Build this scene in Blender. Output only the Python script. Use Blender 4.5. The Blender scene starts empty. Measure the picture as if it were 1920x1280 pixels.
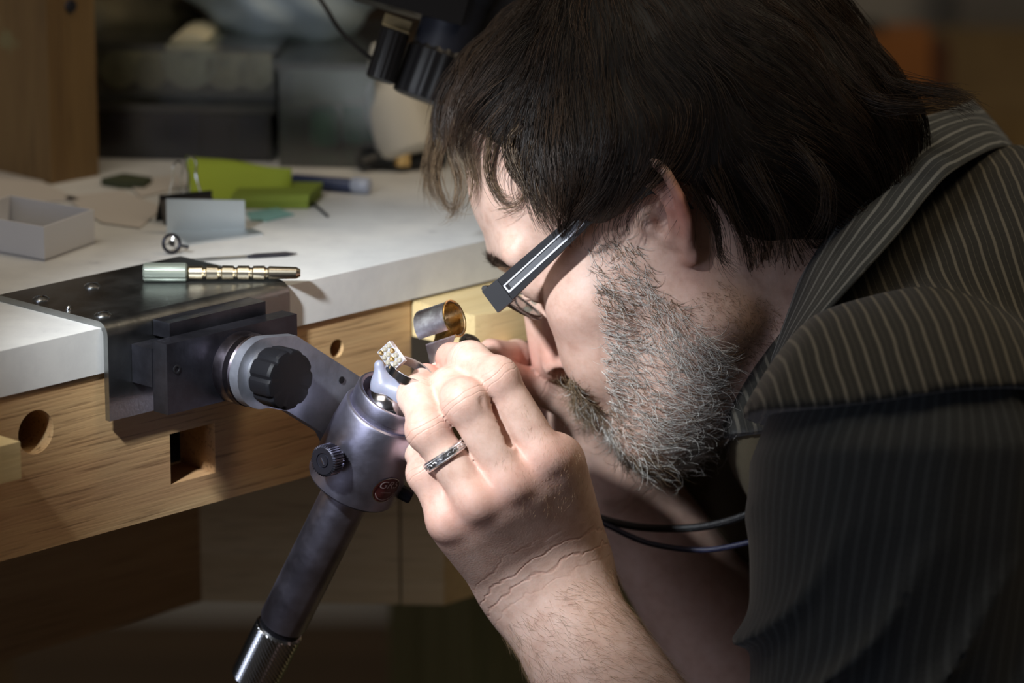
import bpy, bmesh, math, random
import numpy as np
from mathutils import Vector, Matrix

# ---------------------------------------------------------------- camera, world, lights, exposure
SC = bpy.context.scene
COL = SC.collection
rng = np.random.default_rng(7)
random.seed(7)

PITCH = math.radians(14.3)
SP, CP = math.sin(PITCH), math.cos(PITCH)
FPX = 7200.0
CAM = np.array([0.0, 0.0, 1.4007])
CF = np.array([0.0, CP, -SP]); CU = np.array([0.0, SP, CP]); CR = np.array([1.0, 0.0, 0.0])

cam_data = bpy.data.cameras.new('camera')
cam_data.sensor_width = 36.0
cam_data.lens = 135.0
cam_data.clip_start = 0.05
cam_data.dof.use_dof = True
cam_data.dof.focus_distance = 1.875
cam_data.dof.aperture_fstop = 5.6
cam = bpy.data.objects.new('camera', cam_data)
COL.objects.link(cam)
cam.location = CAM
cam.rotation_euler = (math.pi / 2 - PITCH, 0, 0)
SC.camera = cam
SC.view_settings.view_transform = 'Standard'
SC.view_settings.look = 'None'
SC.view_settings.gamma = 1.0
SC.view_settings.exposure = 0.0
SC.view_settings.use_curve_mapping = False

world = bpy.data.worlds.new('world')
SC.world = world
world.use_nodes = True
world.node_tree.nodes['Background'].inputs[0].default_value = (0.62, 0.72, 0.85, 1)
world.node_tree.nodes['Background'].inputs[1].default_value = 0.035


def P(px, py, d):
    """world point (m) seen at photograph pixel px,py at distance d along the view axis"""
    return CAM + d * (CF + CR * (px - 960) / FPX - CU * (py - 640) / FPX)


def aim(ob, target):
    v = Vector(target) - ob.location
    ob.rotation_euler = v.to_track_quat('-Z', 'Y').to_euler()


def spot(name, loc, target, power, angle, blend, size, col):
    l = bpy.data.lights.new(name, 'SPOT')
    l.energy = power; l.spot_size = math.radians(angle); l.spot_blend = blend
    l.shadow_soft_size = size; l.color = col
    o = bpy.data.objects.new(name, l); COL.objects.link(o)
    o.location = loc; aim(o, target)
    return o


def area(name, loc, target, power, size, col):
    l = bpy.data.lights.new(name, 'AREA')
    l.energy = power; l.size = size; l.color = col
    o = bpy.data.objects.new(name, l); COL.objects.link(o)
    o.location = loc; aim(o, target)
    return o


TGT = P(660, 650, 1.90)
TGT = P(660, 650, 1.90)
spot('bench_lamp_light', TGT + np.array([-0.28, -0.47, 0.43]), TGT, 45, 30, 0.95, 0.024, (0.90, 0.95, 1.0))
area('room_light', (0.9, 1.6, 2.5), (0.3, 3.2, 0.9), 9.0, 0.6, (1.0, 0.80, 0.56))
area('left_fill_light', (-1.9, -0.3, 1.15), (0.0, 1.9, 0.85), 11.0, 1.1, (0.74, 0.80, 1.0))  # added cool fill from the left, reaching under the bench; no window there
area('background_fill', (-0.5, 1.5, 2.6), (-0.3, 2.4, 0.9), 8.0, 0.7, (1.0, 0.9, 0.75))  # area fill added overhead to lift the dark boxes at the back
# ---------------------------------------------------------------- end of camera and light

# bench frame: e runs along the front edge to the right and away, n points out of the front, z up
YAW = math.radians(46)
EV = np.array([math.cos(YAW), math.sin(YAW), 0.0])
NV = np.array([math.sin(YAW), -math.cos(YAW), 0.0])
ZV = np.array([0.0, 0.0, 1.0])
B0 = P(190, 615, 1.85)
BENCH = Matrix(((EV[0], NV[0], 0, B0[0]), (EV[1], NV[1], 0, B0[1]), (0, 0, 1, B0[2]), (0, 0, 0, 1)))
# (e, n, z) is left handed: faces are turned by recalc normals, never by scaling


def BP(e, n, z):
    return B0 + EV * e + NV * n + ZV * z


def ray(px, py):
    return CF + CR * (px - 960) / FPX - CU * (py - 640) / FPX


def on_z(px, py, z=0.0):
    """bench coordinates (e,n) of the pixel on the horizontal plane z"""
    r = ray(px, py); t = (B0[2] + z - CAM[2]) / r[2]
    q = CAM + r * t - B0
    return float(q @ EV), float(q @ NV)


def on_n(px, py, n=0.0):
    """bench coordinates (e,z) of the pixel on the vertical plane n"""
    r = ray(px, py); t = ((B0 - CAM) @ NV + n) / (r @ NV)
    q = CAM + r * t - B0
    return float(q @ EV), float(q[2])


def W_on_z(px, py, z=0.0):
    e, n = on_z(px, py, z)
    return BP(e, n, z)


# ---------------------------------------------------------------- object helpers
def setp(o, label=None, cat=None, group=None, kind=None):
    if label: o['label'] = label
    if cat: o['category'] = cat
    if group: o['group'] = group
    if kind: o['kind'] = kind
    return o


def thing(name, label, cat, loc=(0, 0, 0), group=None):
    o = bpy.data.objects.new(name, None)
    o.empty_display_size = 0.02
    COL.objects.link(o)
    o.location = Vector(loc)
    return setp(o, label, cat, group)


def link(name, me, mat, parent=None, smooth=True, loc=None):
    """mesh given in world coordinates; its origin moves to the parent's base"""
    o = bpy.data.objects.new(name, me)
    COL.objects.link(o)
    if mat is not None and len(me.materials) == 0:
        me.materials.append(mat)
    if smooth:
        me.polygons.foreach_set('use_smooth', np.ones(len(me.polygons), bool))
    base = None
    if parent is not None:
        o.parent = parent
        b = parent
        base = Vector((0, 0, 0))
        while b is not None:
            base += Vector(b.location); b = b.parent
    elif loc is not None:
        base = Vector(loc); o.location = base
    if base is not None:
        me.transform(Matrix.Translation(-base))
    me.update()
    return o


def bm_obj(name, bm, mat, parent=None, smooth=False, bevel=0.0, seg=2, loc=None, auto=None):
    if bevel > 0:
        es = [e for e in bm.edges if len(e.link_faces) == 2 and e.calc_face_angle(0) > 0.5]
        bmesh.ops.bevel(bm, geom=es, offset=bevel, offset_type='OFFSET', segments=seg, profile=0.5, affect='EDGES', clamp_overlap=True)
    bmesh.ops.recalc_face_normals(bm, faces=bm.faces[:])
    me = bpy.data.meshes.new(name)
    bm.to_mesh(me); bm.free()
    if loc is None and parent is None and len(me.vertices):
        co = np.empty(len(me.vertices) * 3); me.vertices.foreach_get('co', co)
        co = co.reshape(-1, 3); c = co.mean(0); c[2] = co[:, 2].min(); loc = c
    o = link(name, me, mat, parent, smooth=smooth or bevel > 0, loc=loc)
    if (smooth or bevel > 0):
        sharp(me, auto or 0.6)
    return o


def sharp(me, ang):
    try:
        me.set_sharp_from_angle(angle=ang)
    except Exception:
        pass


def hexa(bm, pts):
    """8 world points: bottom 4 (ring), top 4 (ring)"""
    v = [bm.verts.new(Vector(p)) for p in pts]
    for f in ((0, 3, 2, 1), (4, 5, 6, 7), (0, 1, 5, 4), (1, 2, 6, 5), (2, 3, 7, 6), (3, 0, 4, 7)):
        bm.faces.new([v[i] for i in f])
    return v


def bbox_bench(bm, e0, e1, n0, n1, z0, z1):
    return hexa(bm, [BP(e0, n0, z0), BP(e1, n0, z0), BP(e1, n1, z0), BP(e0, n1, z0),
                     BP(e0, n0, z1), BP(e1, n0, z1), BP(e1, n1, z1), BP(e0, n1, z1)])


def box_frame(bm, c, ax, ay, az, sx, sy, sz):
    """box centred at c with half axes"""
    c = np.array(c); ax = np.array(ax); ay = np.array(ay); az = np.array(az)
    q = lambda i, j, k: c + ax * sx * i + ay * sy * j + az * sz * k
    return hexa(bm, [q(-1, -1, -1), q(1, -1, -1), q(1, 1, -1), q(-1, 1, -1), q(-1, -1, 1), q(1, -1, 1), q(1, 1, 1), q(-1, 1, 1)])


def prism(bm, pts, vec):
    """extrude a polygon of world points by vec"""
    vec = np.array(vec)
    a = [bm.verts.new(Vector(p)) for p in pts]
    b = [bm.verts.new(Vector(np.array(p) + vec)) for p in pts]
    n = len(a)
    bm.faces.new(a[::-1]); bm.faces.new(b)
    for i in range(n):
        bm.faces.new((a[i], a[(i + 1) % n], b[(i + 1) % n], b[i]))


def unit(v):
    v = np.array(v, float)
    return v / np.linalg.norm(v)


def perp(a, hint=(0, 0, 1)):
    a = unit(a); h = np.array(hint, float)
    if abs(a @ unit(h)) > 0.97: h = np.array([1.0, 0.3, 0.1])
    u = unit(h - a * (a @ h)); v = np.cross(a, u)
    return u, v


def lathe(bm, o, axis, prof, seg=48, cap0=True, cap1=True, rad=None):
    """prof: list of (t along axis, r). rad: optional f(angle, i)->factor"""
    o = np.array(o); a = unit(axis); u, v = perp(a)
    rings = []
    for i, (t, r) in enumerate(prof):
        ring = []
        for k in range(seg):
            th = 2 * math.pi * k / seg
            rr = r * (rad(th, i) if rad else 1.0)
            ring.append(bm.verts.new(Vector(o + a * t + (u * math.cos(th) + v * math.sin(th)) * rr)))
        rings.append(ring)
    for i in range(len(rings) - 1):
        for k in range(seg):
            bm.faces.new((rings[i][k], rings[i][(k + 1) % seg], rings[i + 1][(k + 1) % seg], rings[i + 1][k]))
    if cap0: bm.faces.new(rings[0][::-1])
    if cap1: bm.faces.new(rings[-1])
    return rings


def spline(pts, n):
    pts = np.array(pts, float)
    m = len(pts)
    if m == 2:
        t = np.linspace(0, 1, n)[:, None]
        return pts[0] * (1 - t) + pts[1] * t
    ext = np.vstack([2 * pts[0] - pts[1], pts, 2 * pts[-1] - pts[-2]])
    out = []
    for s in np.linspace(0, m - 1, n):
        i = min(int(s), m - 2); t = s - i
        p0, p1, p2, p3 = ext[i:i + 4]
        out.append(0.5 * (2 * p1 + (p2 - p0) * t + (2 * p0 - 5 * p1 + 4 * p2 - p3) * t * t + (3 * p1 - p0 - 3 * p2 + p3) * t ** 3))
    return np.array(out)


def tube(bm, path, r, seg=12, closed=False):
    path = np.array(path); n = len(path)
    rr = np.full(n, r) if np.isscalar(r) else np.array(r)
    rings = []
    pu = None
    for i in range(n):
        if closed:
            a = unit(path[(i + 1) % n] - path[i - 1])
        else:
            a = unit(path[min(i + 1, n - 1)] - path[max(i - 1, 0)])
        if pu is None: u, v = perp(a)
        else:
            u = unit(pu - a * (a @ pu)); v = np.cross(a, u)
        pu = u
        rings.append([bm.verts.new(Vector(path[i] + (u * math.cos(2 * math.pi * k / seg) + v * math.sin(2 * math.pi * k / seg)) * rr[i])) for k in range(seg)])
    m = n if closed else n - 1
    for i in range(m):
        A, B = rings[i], rings[(i + 1) % n]
        for k in range(seg):
            bm.faces.new((A[k], A[(k + 1) % seg], B[(k + 1) % seg], B[k]))
    if not closed:
        bm.faces.new(rings[0][::-1]); bm.faces.new(rings[-1])


def grid_mesh(name, pts, closed_u=False, uv=None):
    """pts [nv, nu, 3] -> mesh with uv"""
    nv, nu = pts.shape[:2]
    verts = pts.reshape(-1, 3)
    faces = []; uvs = []
    ju = nu if closed_u else nu - 1
    for i in range(nv - 1):
        for j in range(ju):
            a = i * nu + j; b = i * nu + (j + 1) % nu
            faces.append((a, b, b + nu, a + nu))
            u0, u1 = j / ju, (j + 1) / ju
            v0, v1 = i / (nv - 1), (i + 1) / (nv - 1)
            uvs += [(u0, v0), (u1, v0), (u1, v1), (u0, v1)]
    me = bpy.data.meshes.new(name)
    me.from_pydata([tuple(p) for p in verts], [], faces)
    l = me.uv_layers.new(name='UVMap')
    l.data.foreach_set('uv', np.array(uvs, np.float32).ravel())
    return me


# ---------------------------------------------------------------- materials
def nt(name):
    m = bpy.data.materials.new(name); m.use_nodes = True
    t = m.node_tree; b = t.nodes['Principled BSDF']
    return m, t, b


def N(t, typ, **kw):
    n = t.nodes.new(typ)
    for k, v in kw.items():
        if k.startswith('i_'):
            key = k[2:]
            key = int(key) if key.isdigit() else key.replace('_', ' ')
            n.inputs[key].default_value = v
        else:
            setattr(n, k, v)
    return n


def rampn(t, fac, stops, interp='LINEAR'):
    r = t.nodes.new('ShaderNodeValToRGB')
    r.color_ramp.interpolation = interp
    el = r.color_ramp.elements
    while len(el) < len(stops): el.new(0.5)
    for e, (p, c) in zip(el, stops):
        e.position = p; e.color = (c[0], c[1], c[2], 1)
    t.links.new(fac, r.inputs[0])
    return r


def mat_plain(name, col, rough=0.5, metal=0.0, bump=0.0, bscale=80.0, var=0.0, vscale=12.0, spec=0.5, trans=0.0, ior=1.45, sss=0.0, aniso=0.0, stretch=(1, 1, 1), coat=0.0):
    m, t, b = nt(name)
    b.inputs['Base Color'].default_value = (*col, 1)
    b.inputs['Roughness'].default_value = rough
    b.inputs['Metallic'].default_value = metal
    b.inputs['Specular IOR Level'].default_value = spec
    b.inputs['Transmission Weight'].default_value = trans
    b.inputs['IOR'].default_value = ior
    b.inputs['Coat Weight'].default_value = coat
    tc = N(t, 'ShaderNodeTexCoord')
    mp = N(t, 'ShaderNodeMapping'); mp.inputs['Scale'].default_value = stretch
    t.links.new(tc.outputs['Object'], mp.inputs[0])
    if var > 0:
        n1 = N(t, 'ShaderNodeTexNoise', i_Scale=vscale, i_Detail=6.0, i_Roughness=0.6)
        t.links.new(mp.outputs[0], n1.inputs['Vector'])
        r = rampn(t, n1.outputs[0], [(0.3, [c * (1 - var) for c in col]), (0.7, [min(1, c * (1 + var)) for c in col])])
        t.links.new(r.outputs[0], b.inputs['Base Color'])
        r2 = N(t, 'ShaderNodeMapRange'); r2.inputs['To Min'].default_value = max(0, rough - 0.12); r2.inputs['To Max'].default_value = min(1, rough + 0.12)
        t.links.new(n1.outputs[0], r2.inputs[0]); t.links.new(r2.outputs[0], b.inputs['Roughness'])
    if bump > 0:
        n2 = N(t, 'ShaderNodeTexNoise', i_Scale=bscale, i_Detail=4.0)
        t.links.new(mp.outputs[0], n2.inputs['Vector'])
        bp = N(t, 'ShaderNodeBump', i_Strength=bump, i_Distance=0.001)
        t.links.new(n2.outputs[0], bp.inputs['Height']); t.links.new(bp.outputs[0], b.inputs['Normal'])
    if sss > 0:
        b.inputs['Subsurface Weight'].default_value = sss
        b.inputs['Subsurface Radius'].default_value = (1, 0.3, 0.15)
        b.inputs['Subsurface Scale'].default_value = 0.004
    return m


def mat_wood(name, c0, c1, c2, axis, scale=1.0, rough=0.55, pores=0.5, blotch=None):
    """grain runs along the world direction 'axis' (unit vector in the xy plane or z)"""
    m, t, b = nt(name)
    geo = N(t, 'ShaderNodeNewGeometry')
    a = unit(axis); u, v = perp(a)
    comb = N(t, 'ShaderNodeCombineXYZ')
    for i, (vec, s) in enumerate(((a, 1.6), (u, 26.0), (v, 26.0))):
        d = N(t, 'ShaderNodeVectorMath', operation='DOT_PRODUCT')
        d.inputs[1].default_value = tuple(vec)
        t.links.new(geo.outputs['Position'], d.inputs[0])
        mu = N(t, 'ShaderNodeMath', operation='MULTIPLY'); mu.inputs[1].default_value = s * scale
        t.links.new(d.outputs['Value'], mu.inputs[0]); t.links.new(mu.outputs[0], comb.inputs[i])
    n1 = N(t, 'ShaderNodeTexNoise', i_Scale=1.0, i_Detail=8.0, i_Roughness=0.62, i_Distortion=0.8)
    t.links.new(comb.outputs[0], n1.inputs['Vector'])
    r = rampn(t, n1.outputs[0], [(0.28, c0), (0.5, c1), (0.72, c2)])
    # fine dark pores stretched along the grain
    sc = N(t, 'ShaderNodeVectorMath', operation='MULTIPLY'); sc.inputs[1].default_value = (14, 22, 22)
    t.links.new(comb.outputs[0], sc.inputs[0])
    n2 = N(t, 'ShaderNodeTexNoise', i_Scale=1.0, i_Detail=3.0, i_Roughness=0.5)
    t.links.new(sc.outputs[0], n2.inputs['Vector'])
    pr = rampn(t, n2.outputs[0], [(0.32, (0.25, 0.2, 0.16)), (0.44, (1, 1, 1))])
    mx = N(t, 'ShaderNodeMix', data_type='RGBA', blend_type='MULTIPLY'); mx.inputs[0].default_value = pores
    t.links.new(r.outputs[0], mx.inputs[6]); t.links.new(pr.outputs[0], mx.inputs[7])
    out = mx.outputs[2]
    if blotch:
        n3 = N(t, 'ShaderNodeTexNoise', i_Scale=blotch[0], i_Detail=3.0)
        t.links.new(geo.outputs['Position'], n3.inputs['Vector'])
        br = rampn(t, n3.outputs[0], [(blotch[2], (0, 0, 0)), (blotch[2] + 0.03, (1, 1, 1))])
        m2 = N(t, 'ShaderNodeMix', data_type='RGBA', blend_type='MIX')
        sc2 = N(t, 'ShaderNodeMath', operation='MULTIPLY'); sc2.inputs[1].default_value = 0.6
        t.links.new(br.outputs[0], sc2.inputs[0]); t.links.new(sc2.outputs[0], m2.inputs[0])
        t.links.new(out, m2.inputs[6]); m2.inputs[7].default_value = (*blotch[1], 1)
        out = m2.outputs[2]
    t.links.new(out, b.inputs['Base Color'])
    b.inputs['Roughness'].default_value = rough
    bp = N(t, 'ShaderNodeBump', i_Strength=0.35, i_Distance=0.0006)
    t.links.new(n2.outputs[0], bp.inputs['Height']); t.links.new(bp.outputs[0], b.inputs['Normal'])
    return m


def mat_pane(name, tint, gloss, rough):
    """thin clear sheet: light passes straight through, a little is mirrored"""
    m, t, b = nt(name)
    out = t.nodes['Material Output']
    tr = N(t, 'ShaderNodeBsdfTransparent'); tr.inputs[0].default_value = (*tint, 1)
    gl = N(t, 'ShaderNodeBsdfGlossy'); gl.inputs['Roughness'].default_value = rough
    fr = N(t, 'ShaderNodeFresnel', i_IOR=1.5)
    ad = N(t, 'ShaderNodeMath', operation='ADD'); ad.inputs[1].default_value = gloss
    mx = N(t, 'ShaderNodeMixShader')
    t.links.new(fr.outputs[0], ad.inputs[0]); t.links.new(ad.outputs[0], mx.inputs[0])
    t.links.new(tr.outputs[0], mx.inputs[1]); t.links.new(gl.outputs[0], mx.inputs[2]); t.links.new(mx.outputs[0], out.inputs['Surface'])
    t.nodes.remove(b)
    return m


# ---------------------------------------------------------------- signed distance modelling (cm, origin between the ears)
H0 = np.array([0.0950, 1.8941, 0.9771])
HM = np.array([[-0.8021, -0.3010, -0.5157], [0.1756, -0.9444, 0.2781], [-0.5708, 0.1325, 0.8104]])
# HM columns: forward, left, up of the head in world axes


def Q(px, py, d):
    return (P(px, py, d) - H0) * 100.0


def h2q(p):
    return np.array(p, float) @ HM.T


def w2q(p):
    return (np.array(p) - H0) * 100.0


def q2w(q):
    return H0 + np.array(q) / 100.0


def smin(a, b, k):
    h = np.maximum(k - np.abs(a - b), 0) / k
    return np.minimum(a, b) - h * h * k * 0.25


def smax(a, b, k):
    return -smin(-a, -b, k)


def ell(p, c, r, R=None):
    q = p - np.array(c, np.float32)
    if R is not None: q = q @ np.array(R, np.float32)
    r = np.array(r, np.float32)
    k0 = np.linalg.norm(q / r, axis=-1)
    k1 = np.linalg.norm(q / (r * r), axis=-1) + 1e-6
    return k0 * (k0 - 1) / k1


def sph(p, c, r):
    return np.linalg.norm(p - np.array(c, np.float32), axis=-1) - r


def cone(p, a, b, r1, r2):
    a = np.array(a, np.float32); b = np.array(b, np.float32)
    ab = b - a; L2 = float(ab @ ab)
    pa = p - a
    t = np.clip((pa @ ab) / L2, 0, 1)
    d = np.linalg.norm(pa - t[..., None] * ab, axis=-1)
    s = t * t * (3 - 2 * t) * 0.35 + t * 0.65
    return d - (r1 + (r2 - r1) * s)


def chain(p, pts, rs, k=0.25):
    d = None
    for i in range(len(pts) - 1):
        c = cone(p, pts[i], pts[i + 1], rs[i], rs[i + 1])
        d = c if d is None else smin(d, c, k)
    return d


def surface_nets(f, lo, hi, h, B=14, pad=1.0):
    """f(points[n,3] float32) -> distance; returns verts, quads. Only blocks near the surface are evaluated."""
    lo = np.array(lo, float); hi = np.array(hi, float)
    nb = np.ceil((hi - lo) / (B * h)).astype(int)
    bi = np.stack(np.meshgrid(*[np.arange(n) for n in nb], indexing='ij'), -1).reshape(-1, 3)
    ctr = (lo + (bi + 0.5) * B * h).astype(np.float32)
    d = np.concatenate([f(c) for c in np.array_split(ctr, max(1, len(ctr) // 20000))])
    half = B * h * 0.87
    bi = bi[np.abs(d) < half * 1.15 + pad * 0.4]
    NX, NY, NZ = [int(n) * B + 2 for n in nb]
    loc = np.stack(np.meshgrid(*[np.arange(B + 1)] * 3, indexing='ij'), -1).reshape(-1, 3)
    corner = np.array([[i, j, k] for i in (0, 1) for j in (0, 1) for k in (0, 1)])
    keys = []; vpos = []; edges = []
    CH = 40
    for s in range(0, len(bi), CH):
        bb = bi[s:s + CH]
        g = bb[:, None, :] * B + loc[None]
        pts = (lo + g * h).astype(np.float32)
        v = f(pts.reshape(-1, 3)).reshape(len(bb), B + 1, B + 1, B + 1).astype(np.float32)
        cs = np.stack([v[:, i:B + i, j:B + j, k:B + k] for i, j, k in corner], -1)
        neg = cs < 0
        mixed = neg.any(-1) & ~neg.all(-1)
        w = np.argwhere(mixed)
        if len(w) == 0: continue
        c = cs[mixed]
        acc = np.zeros((len(c), 3)); cnt = np.zeros(len(c))
        for a in range(8):
            for ax in range(3):
                if corner[a][ax] == 0:
                    b2 = corner[a].copy(); b2[ax] = 1
                    b = int(b2 @ [4, 2, 1])
                    m = (c[:, a] < 0) != (c[:, b] < 0)
                    t = c[:, a] / (c[:, a] - c[:, b] + 1e-12)
                    pt = corner[a][None, :] + np.zeros((len(c), 3))
                    pt[:, ax] = t
                    acc[m] += pt[m]; cnt[m] += 1
        cell = bb[w[:, 0]] * B + w[:, 1:]
        vpos.append(lo + (cell + acc / cnt[:, None]) * h)
        keys.append((cell[:, 0] * NY + cell[:, 1]) * NZ + cell[:, 2])
        for ax in range(3):
            sl0 = [slice(0, B)] * 3; sl1 = list(sl0); sl1[ax] = slice(1, B + 1)
            v0 = v[(slice(None),) + tuple(sl0)]; v1 = v[(slice(None),) + tuple(sl1)]
            m = (v0 < 0) != (v1 < 0)
            w2 = np.argwhere(m)
            if len(w2):
                edges.append((ax, bb[w2[:, 0]] * B + w2[:, 1:], v0[m] < 0))
    keys = np.concatenate(keys); vpos = np.concatenate(vpos)
    o = np.argsort(keys); keys = keys[o]; vpos = vpos[o]
    quads = []
    for ax, e, inside in edges:
        a1, a2 = (ax + 1) % 3, (ax + 2) % 3
        idx = []; ok = np.ones(len(e), bool)
        for (i, j) in ((0, 0), (-1, 0), (-1, -1), (0, -1)):
            c = e.copy(); c[:, a1] += i; c[:, a2] += j
            kk = (c[:, 0] * NY + c[:, 1]) * NZ + c[:, 2]
            p = np.clip(np.searchsorted(keys, kk), 0, len(keys) - 1)
            ok &= keys[p] == kk
            idx.append(p)
        q = np.stack(idx, -1)
        q[~inside] = q[~inside][:, ::-1]
        quads.append(q[ok])
    return vpos, np.concatenate(quads)


def np_mesh(name, v, q):
    me = bpy.data.meshes.new(name)
    me.vertices.add(len(v)); me.vertices.foreach_set('co', np.asarray(v, np.float32).ravel())
    k = q.shape[1]
    me.loops.add(len(q) * k); me.loops.foreach_set('vertex_index', q.astype(np.int32).ravel())
    me.polygons.add(len(q))
    me.polygons.foreach_set('loop_start', np.arange(0, len(q) * k, k, dtype=np.int32))
    me.polygons.foreach_set('loop_total', np.full(len(q), k, np.int32))
    me.update(calc_edges=True)
    return me


# ---- head in its own axes: x forward, y left, z up
def ear_rot():
    # ear plate normal leans outward and forward
    n = unit([0.42, 1.0, 0.08]); u = unit(np.array([0, 0, 1.0]) - n * n[2]); w = np.cross(n, u)
    return np.stack([w, n, u], 1)     # columns: along (back-ish), normal, up


EARR = ear_rot()
HELIX = [(0.55, 7.0, 1.0), (0.95, 7.4, 2.3), (0.45, 7.9, 3.35), (-0.75, 8.35, 3.75), (-1.95, 8.75, 3.1), (-2.45, 8.95, 1.7), (-2.3, 8.8, 0.2), (-1.75, 8.35, -1.1), (-1.0, 7.85, -2.1), (-0.3, 7.45, -2.7)]


def f_head(p):
    """p in head axes"""
    y = np.abs(p[:, 1])
    s = np.stack([p[:, 0], y, p[:, 2]], -1)
    d = ell(s, (-0.9, 0, 4.4), (9.4, 7.5, 8.3))
    d = smin(d, ell(s, (3.5, 0, 5.6), (6.15, 6.4, 5.9)), 1.0)
    d = smin(d, ell(s, (3.2, 0, -0.8), (5.3, 5.9, 6.2)), 1.5)
    d = smin(d, ell(s, (4.4, 0, -4.9), (4.9, 4.6, 4.2)), 1.5)
    d = smin(d, cone(s, (0.6, 4.7, -4.4), (7.0, 1.5, -7.4), 1.7, 1.9), 1.6)       # jaw
    d = smin(d, cone(s, (0.4, 5.1, -0.5), (0.4, 4.9, -4.4), 1.8, 1.6), 1.5)
    d = smin(d, ell(s, (5.6, 4.2, -0.5), (2.4, 2.4, 2.2)), 1.5)                  # cheek
    d = smin(d, ell(s, (6.6, 3.1, -3.0), (2.35, 2.3, 2.4)), 1.4)
    d = smin(d, ell(s, (7.3, 0, -4.6), (2.75, 2.9, 2.6)), 1.2)                      # muzzle
    d = smin(d, ell(s, (7.5, 0, -8.0), (1.9, 2.2, 1.6)), 1.2)                      # chin
    d = smin(d, cone(s, (8.85, 1.2, 4.1), (7.4, 5.0, 3.5), 0.8, 0.8), 1.2)        # brow ridge
    d = smin(d, ell(s, (8.6, 0, 4.1), (1.2, 2.0, 1.3)), 1.0)
    d = smax(d, -ell(s, (10.0, 3.4, 1.9), (2.1, 1.9, 1.35)), 1.3)                  # eye socket
    d = smin(d, sph(s, (7.45, 3.3, 1.9), 1.32), 0.4)                               # closed lid over the eyeball
    d = smax(d, -cone(s, (8.9, 2.3, 1.35), (8.3, 4.6, 1.3), 0.07, 0.05), 0.12)     # lid slit
    n = cone(s, (8.85, 0, 3.0), (10.45, 0, -1.6), 0.62, 0.97)                     # nose bridge and tip
    n = smin(n, cone(s, (8.2, 0.7, 1.6), (9.5, 1.0, -1.6), 0.75, 0.9), 0.9)
    n = smin(n, ell(s, (9.4, 1.4, -2.0), (1.15, 0.75, 0.8)), 0.3)              # wing
    n = smin(n, cone(s, (9.0, 0, -2.6), (10.4, 0, -2.2), 0.5, 0.5), 0.4)
    d = smin(d, n, 0.55)
    d = smax(d, -cone(s, (10.1, 1.05, -3.1), (9.9, 0.9, -1.8), 0.5, 0.25), 0.1)   # nostril
    d = smax(d, -cone(s, (9.5, 1.1, -3.0), (9.8, 0.95, -2.1), 0.38, 0.2), 0.12)
    d = smax(d, -ell(s, (9.9, 1.6, -2.5), (0.55, 0.6, 0.30)), 0.08)
    d = smin(d, ell(s, (9.25, 0, -4.35), (0.95, 2.1, 0.62)), 0.35)                 # lips
    d = smin(d, ell(s, (9.0, 0, -5.5), (0.95, 1.9, 0.68)), 0.35)
    d = smax(d, -cone(s, (10.2, 0, -4.92), (9.0, 2.5, -5.0), 0.12, 0.06), 0.25)
    # ears
    s = (s - np.array([-0.95, 0, 1.65], np.float32)) / np.array([0.78, 0.96, 0.88], np.float32) + np.array([-0.75, 0, 0.75], np.float32)
    e = ell(s, (-0.75, 7.75, 0.75), (2.0, 0.42, 2.9), EARR)
    e = smin(e, ell(s, (-0.45, 7.35, -2.3), (0.85, 0.42, 1.0), EARR), 0.5)
    e = smax(e, -ell(s, (-0.1, 8.1, 0.2), (1.0, 1.0, 1.35), EARR), 0.25)
    e = smax(e, -ell(s, (-0.7, 8.3, 2.3), (0.75, 0.5, 1.0), EARR), 0.3)
    hx = None
    for i in range(len(HELIX) - 1):
        c = cone(s, HELIX[i], HELIX[i + 1], 0.34, 0.34)
        hx = c if hx is None else np.minimum(hx, c)
    e = smin(e, hx, 0.22)
    e = smin(e, chain(s, [(-0.35, 7.95, 2.5), (-1.35, 8.35, 1.4), (-1.35, 8.2, 0.0), (-0.6, 7.95, -1.1)], [0.3, 0.36, 0.36, 0.32]), 0.2)
    e = smin(e, ell(s, (0.75, 7.45, 0.0), (0.5, 0.45, 0.65)), 0.3)                 # tragus
    e = smin(e, sph(s, (-0.15, 7.75, -1.35), 0.35), 0.2)
    d = smin(d, e, 0.5)
    return d


# ---- joints of the two arms, given where the photograph shows them
SHL = Q(1700, 880, 1.80); ELL_ = Q(1530, 1960, 1.85); WRL = Q(1020, 1092, 1.915)
SHR = Q(1480, 960, 2.17); ELR = Q(1620, 1560, 2.10); WRR = Q(1165, 915, 2.05)

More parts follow.
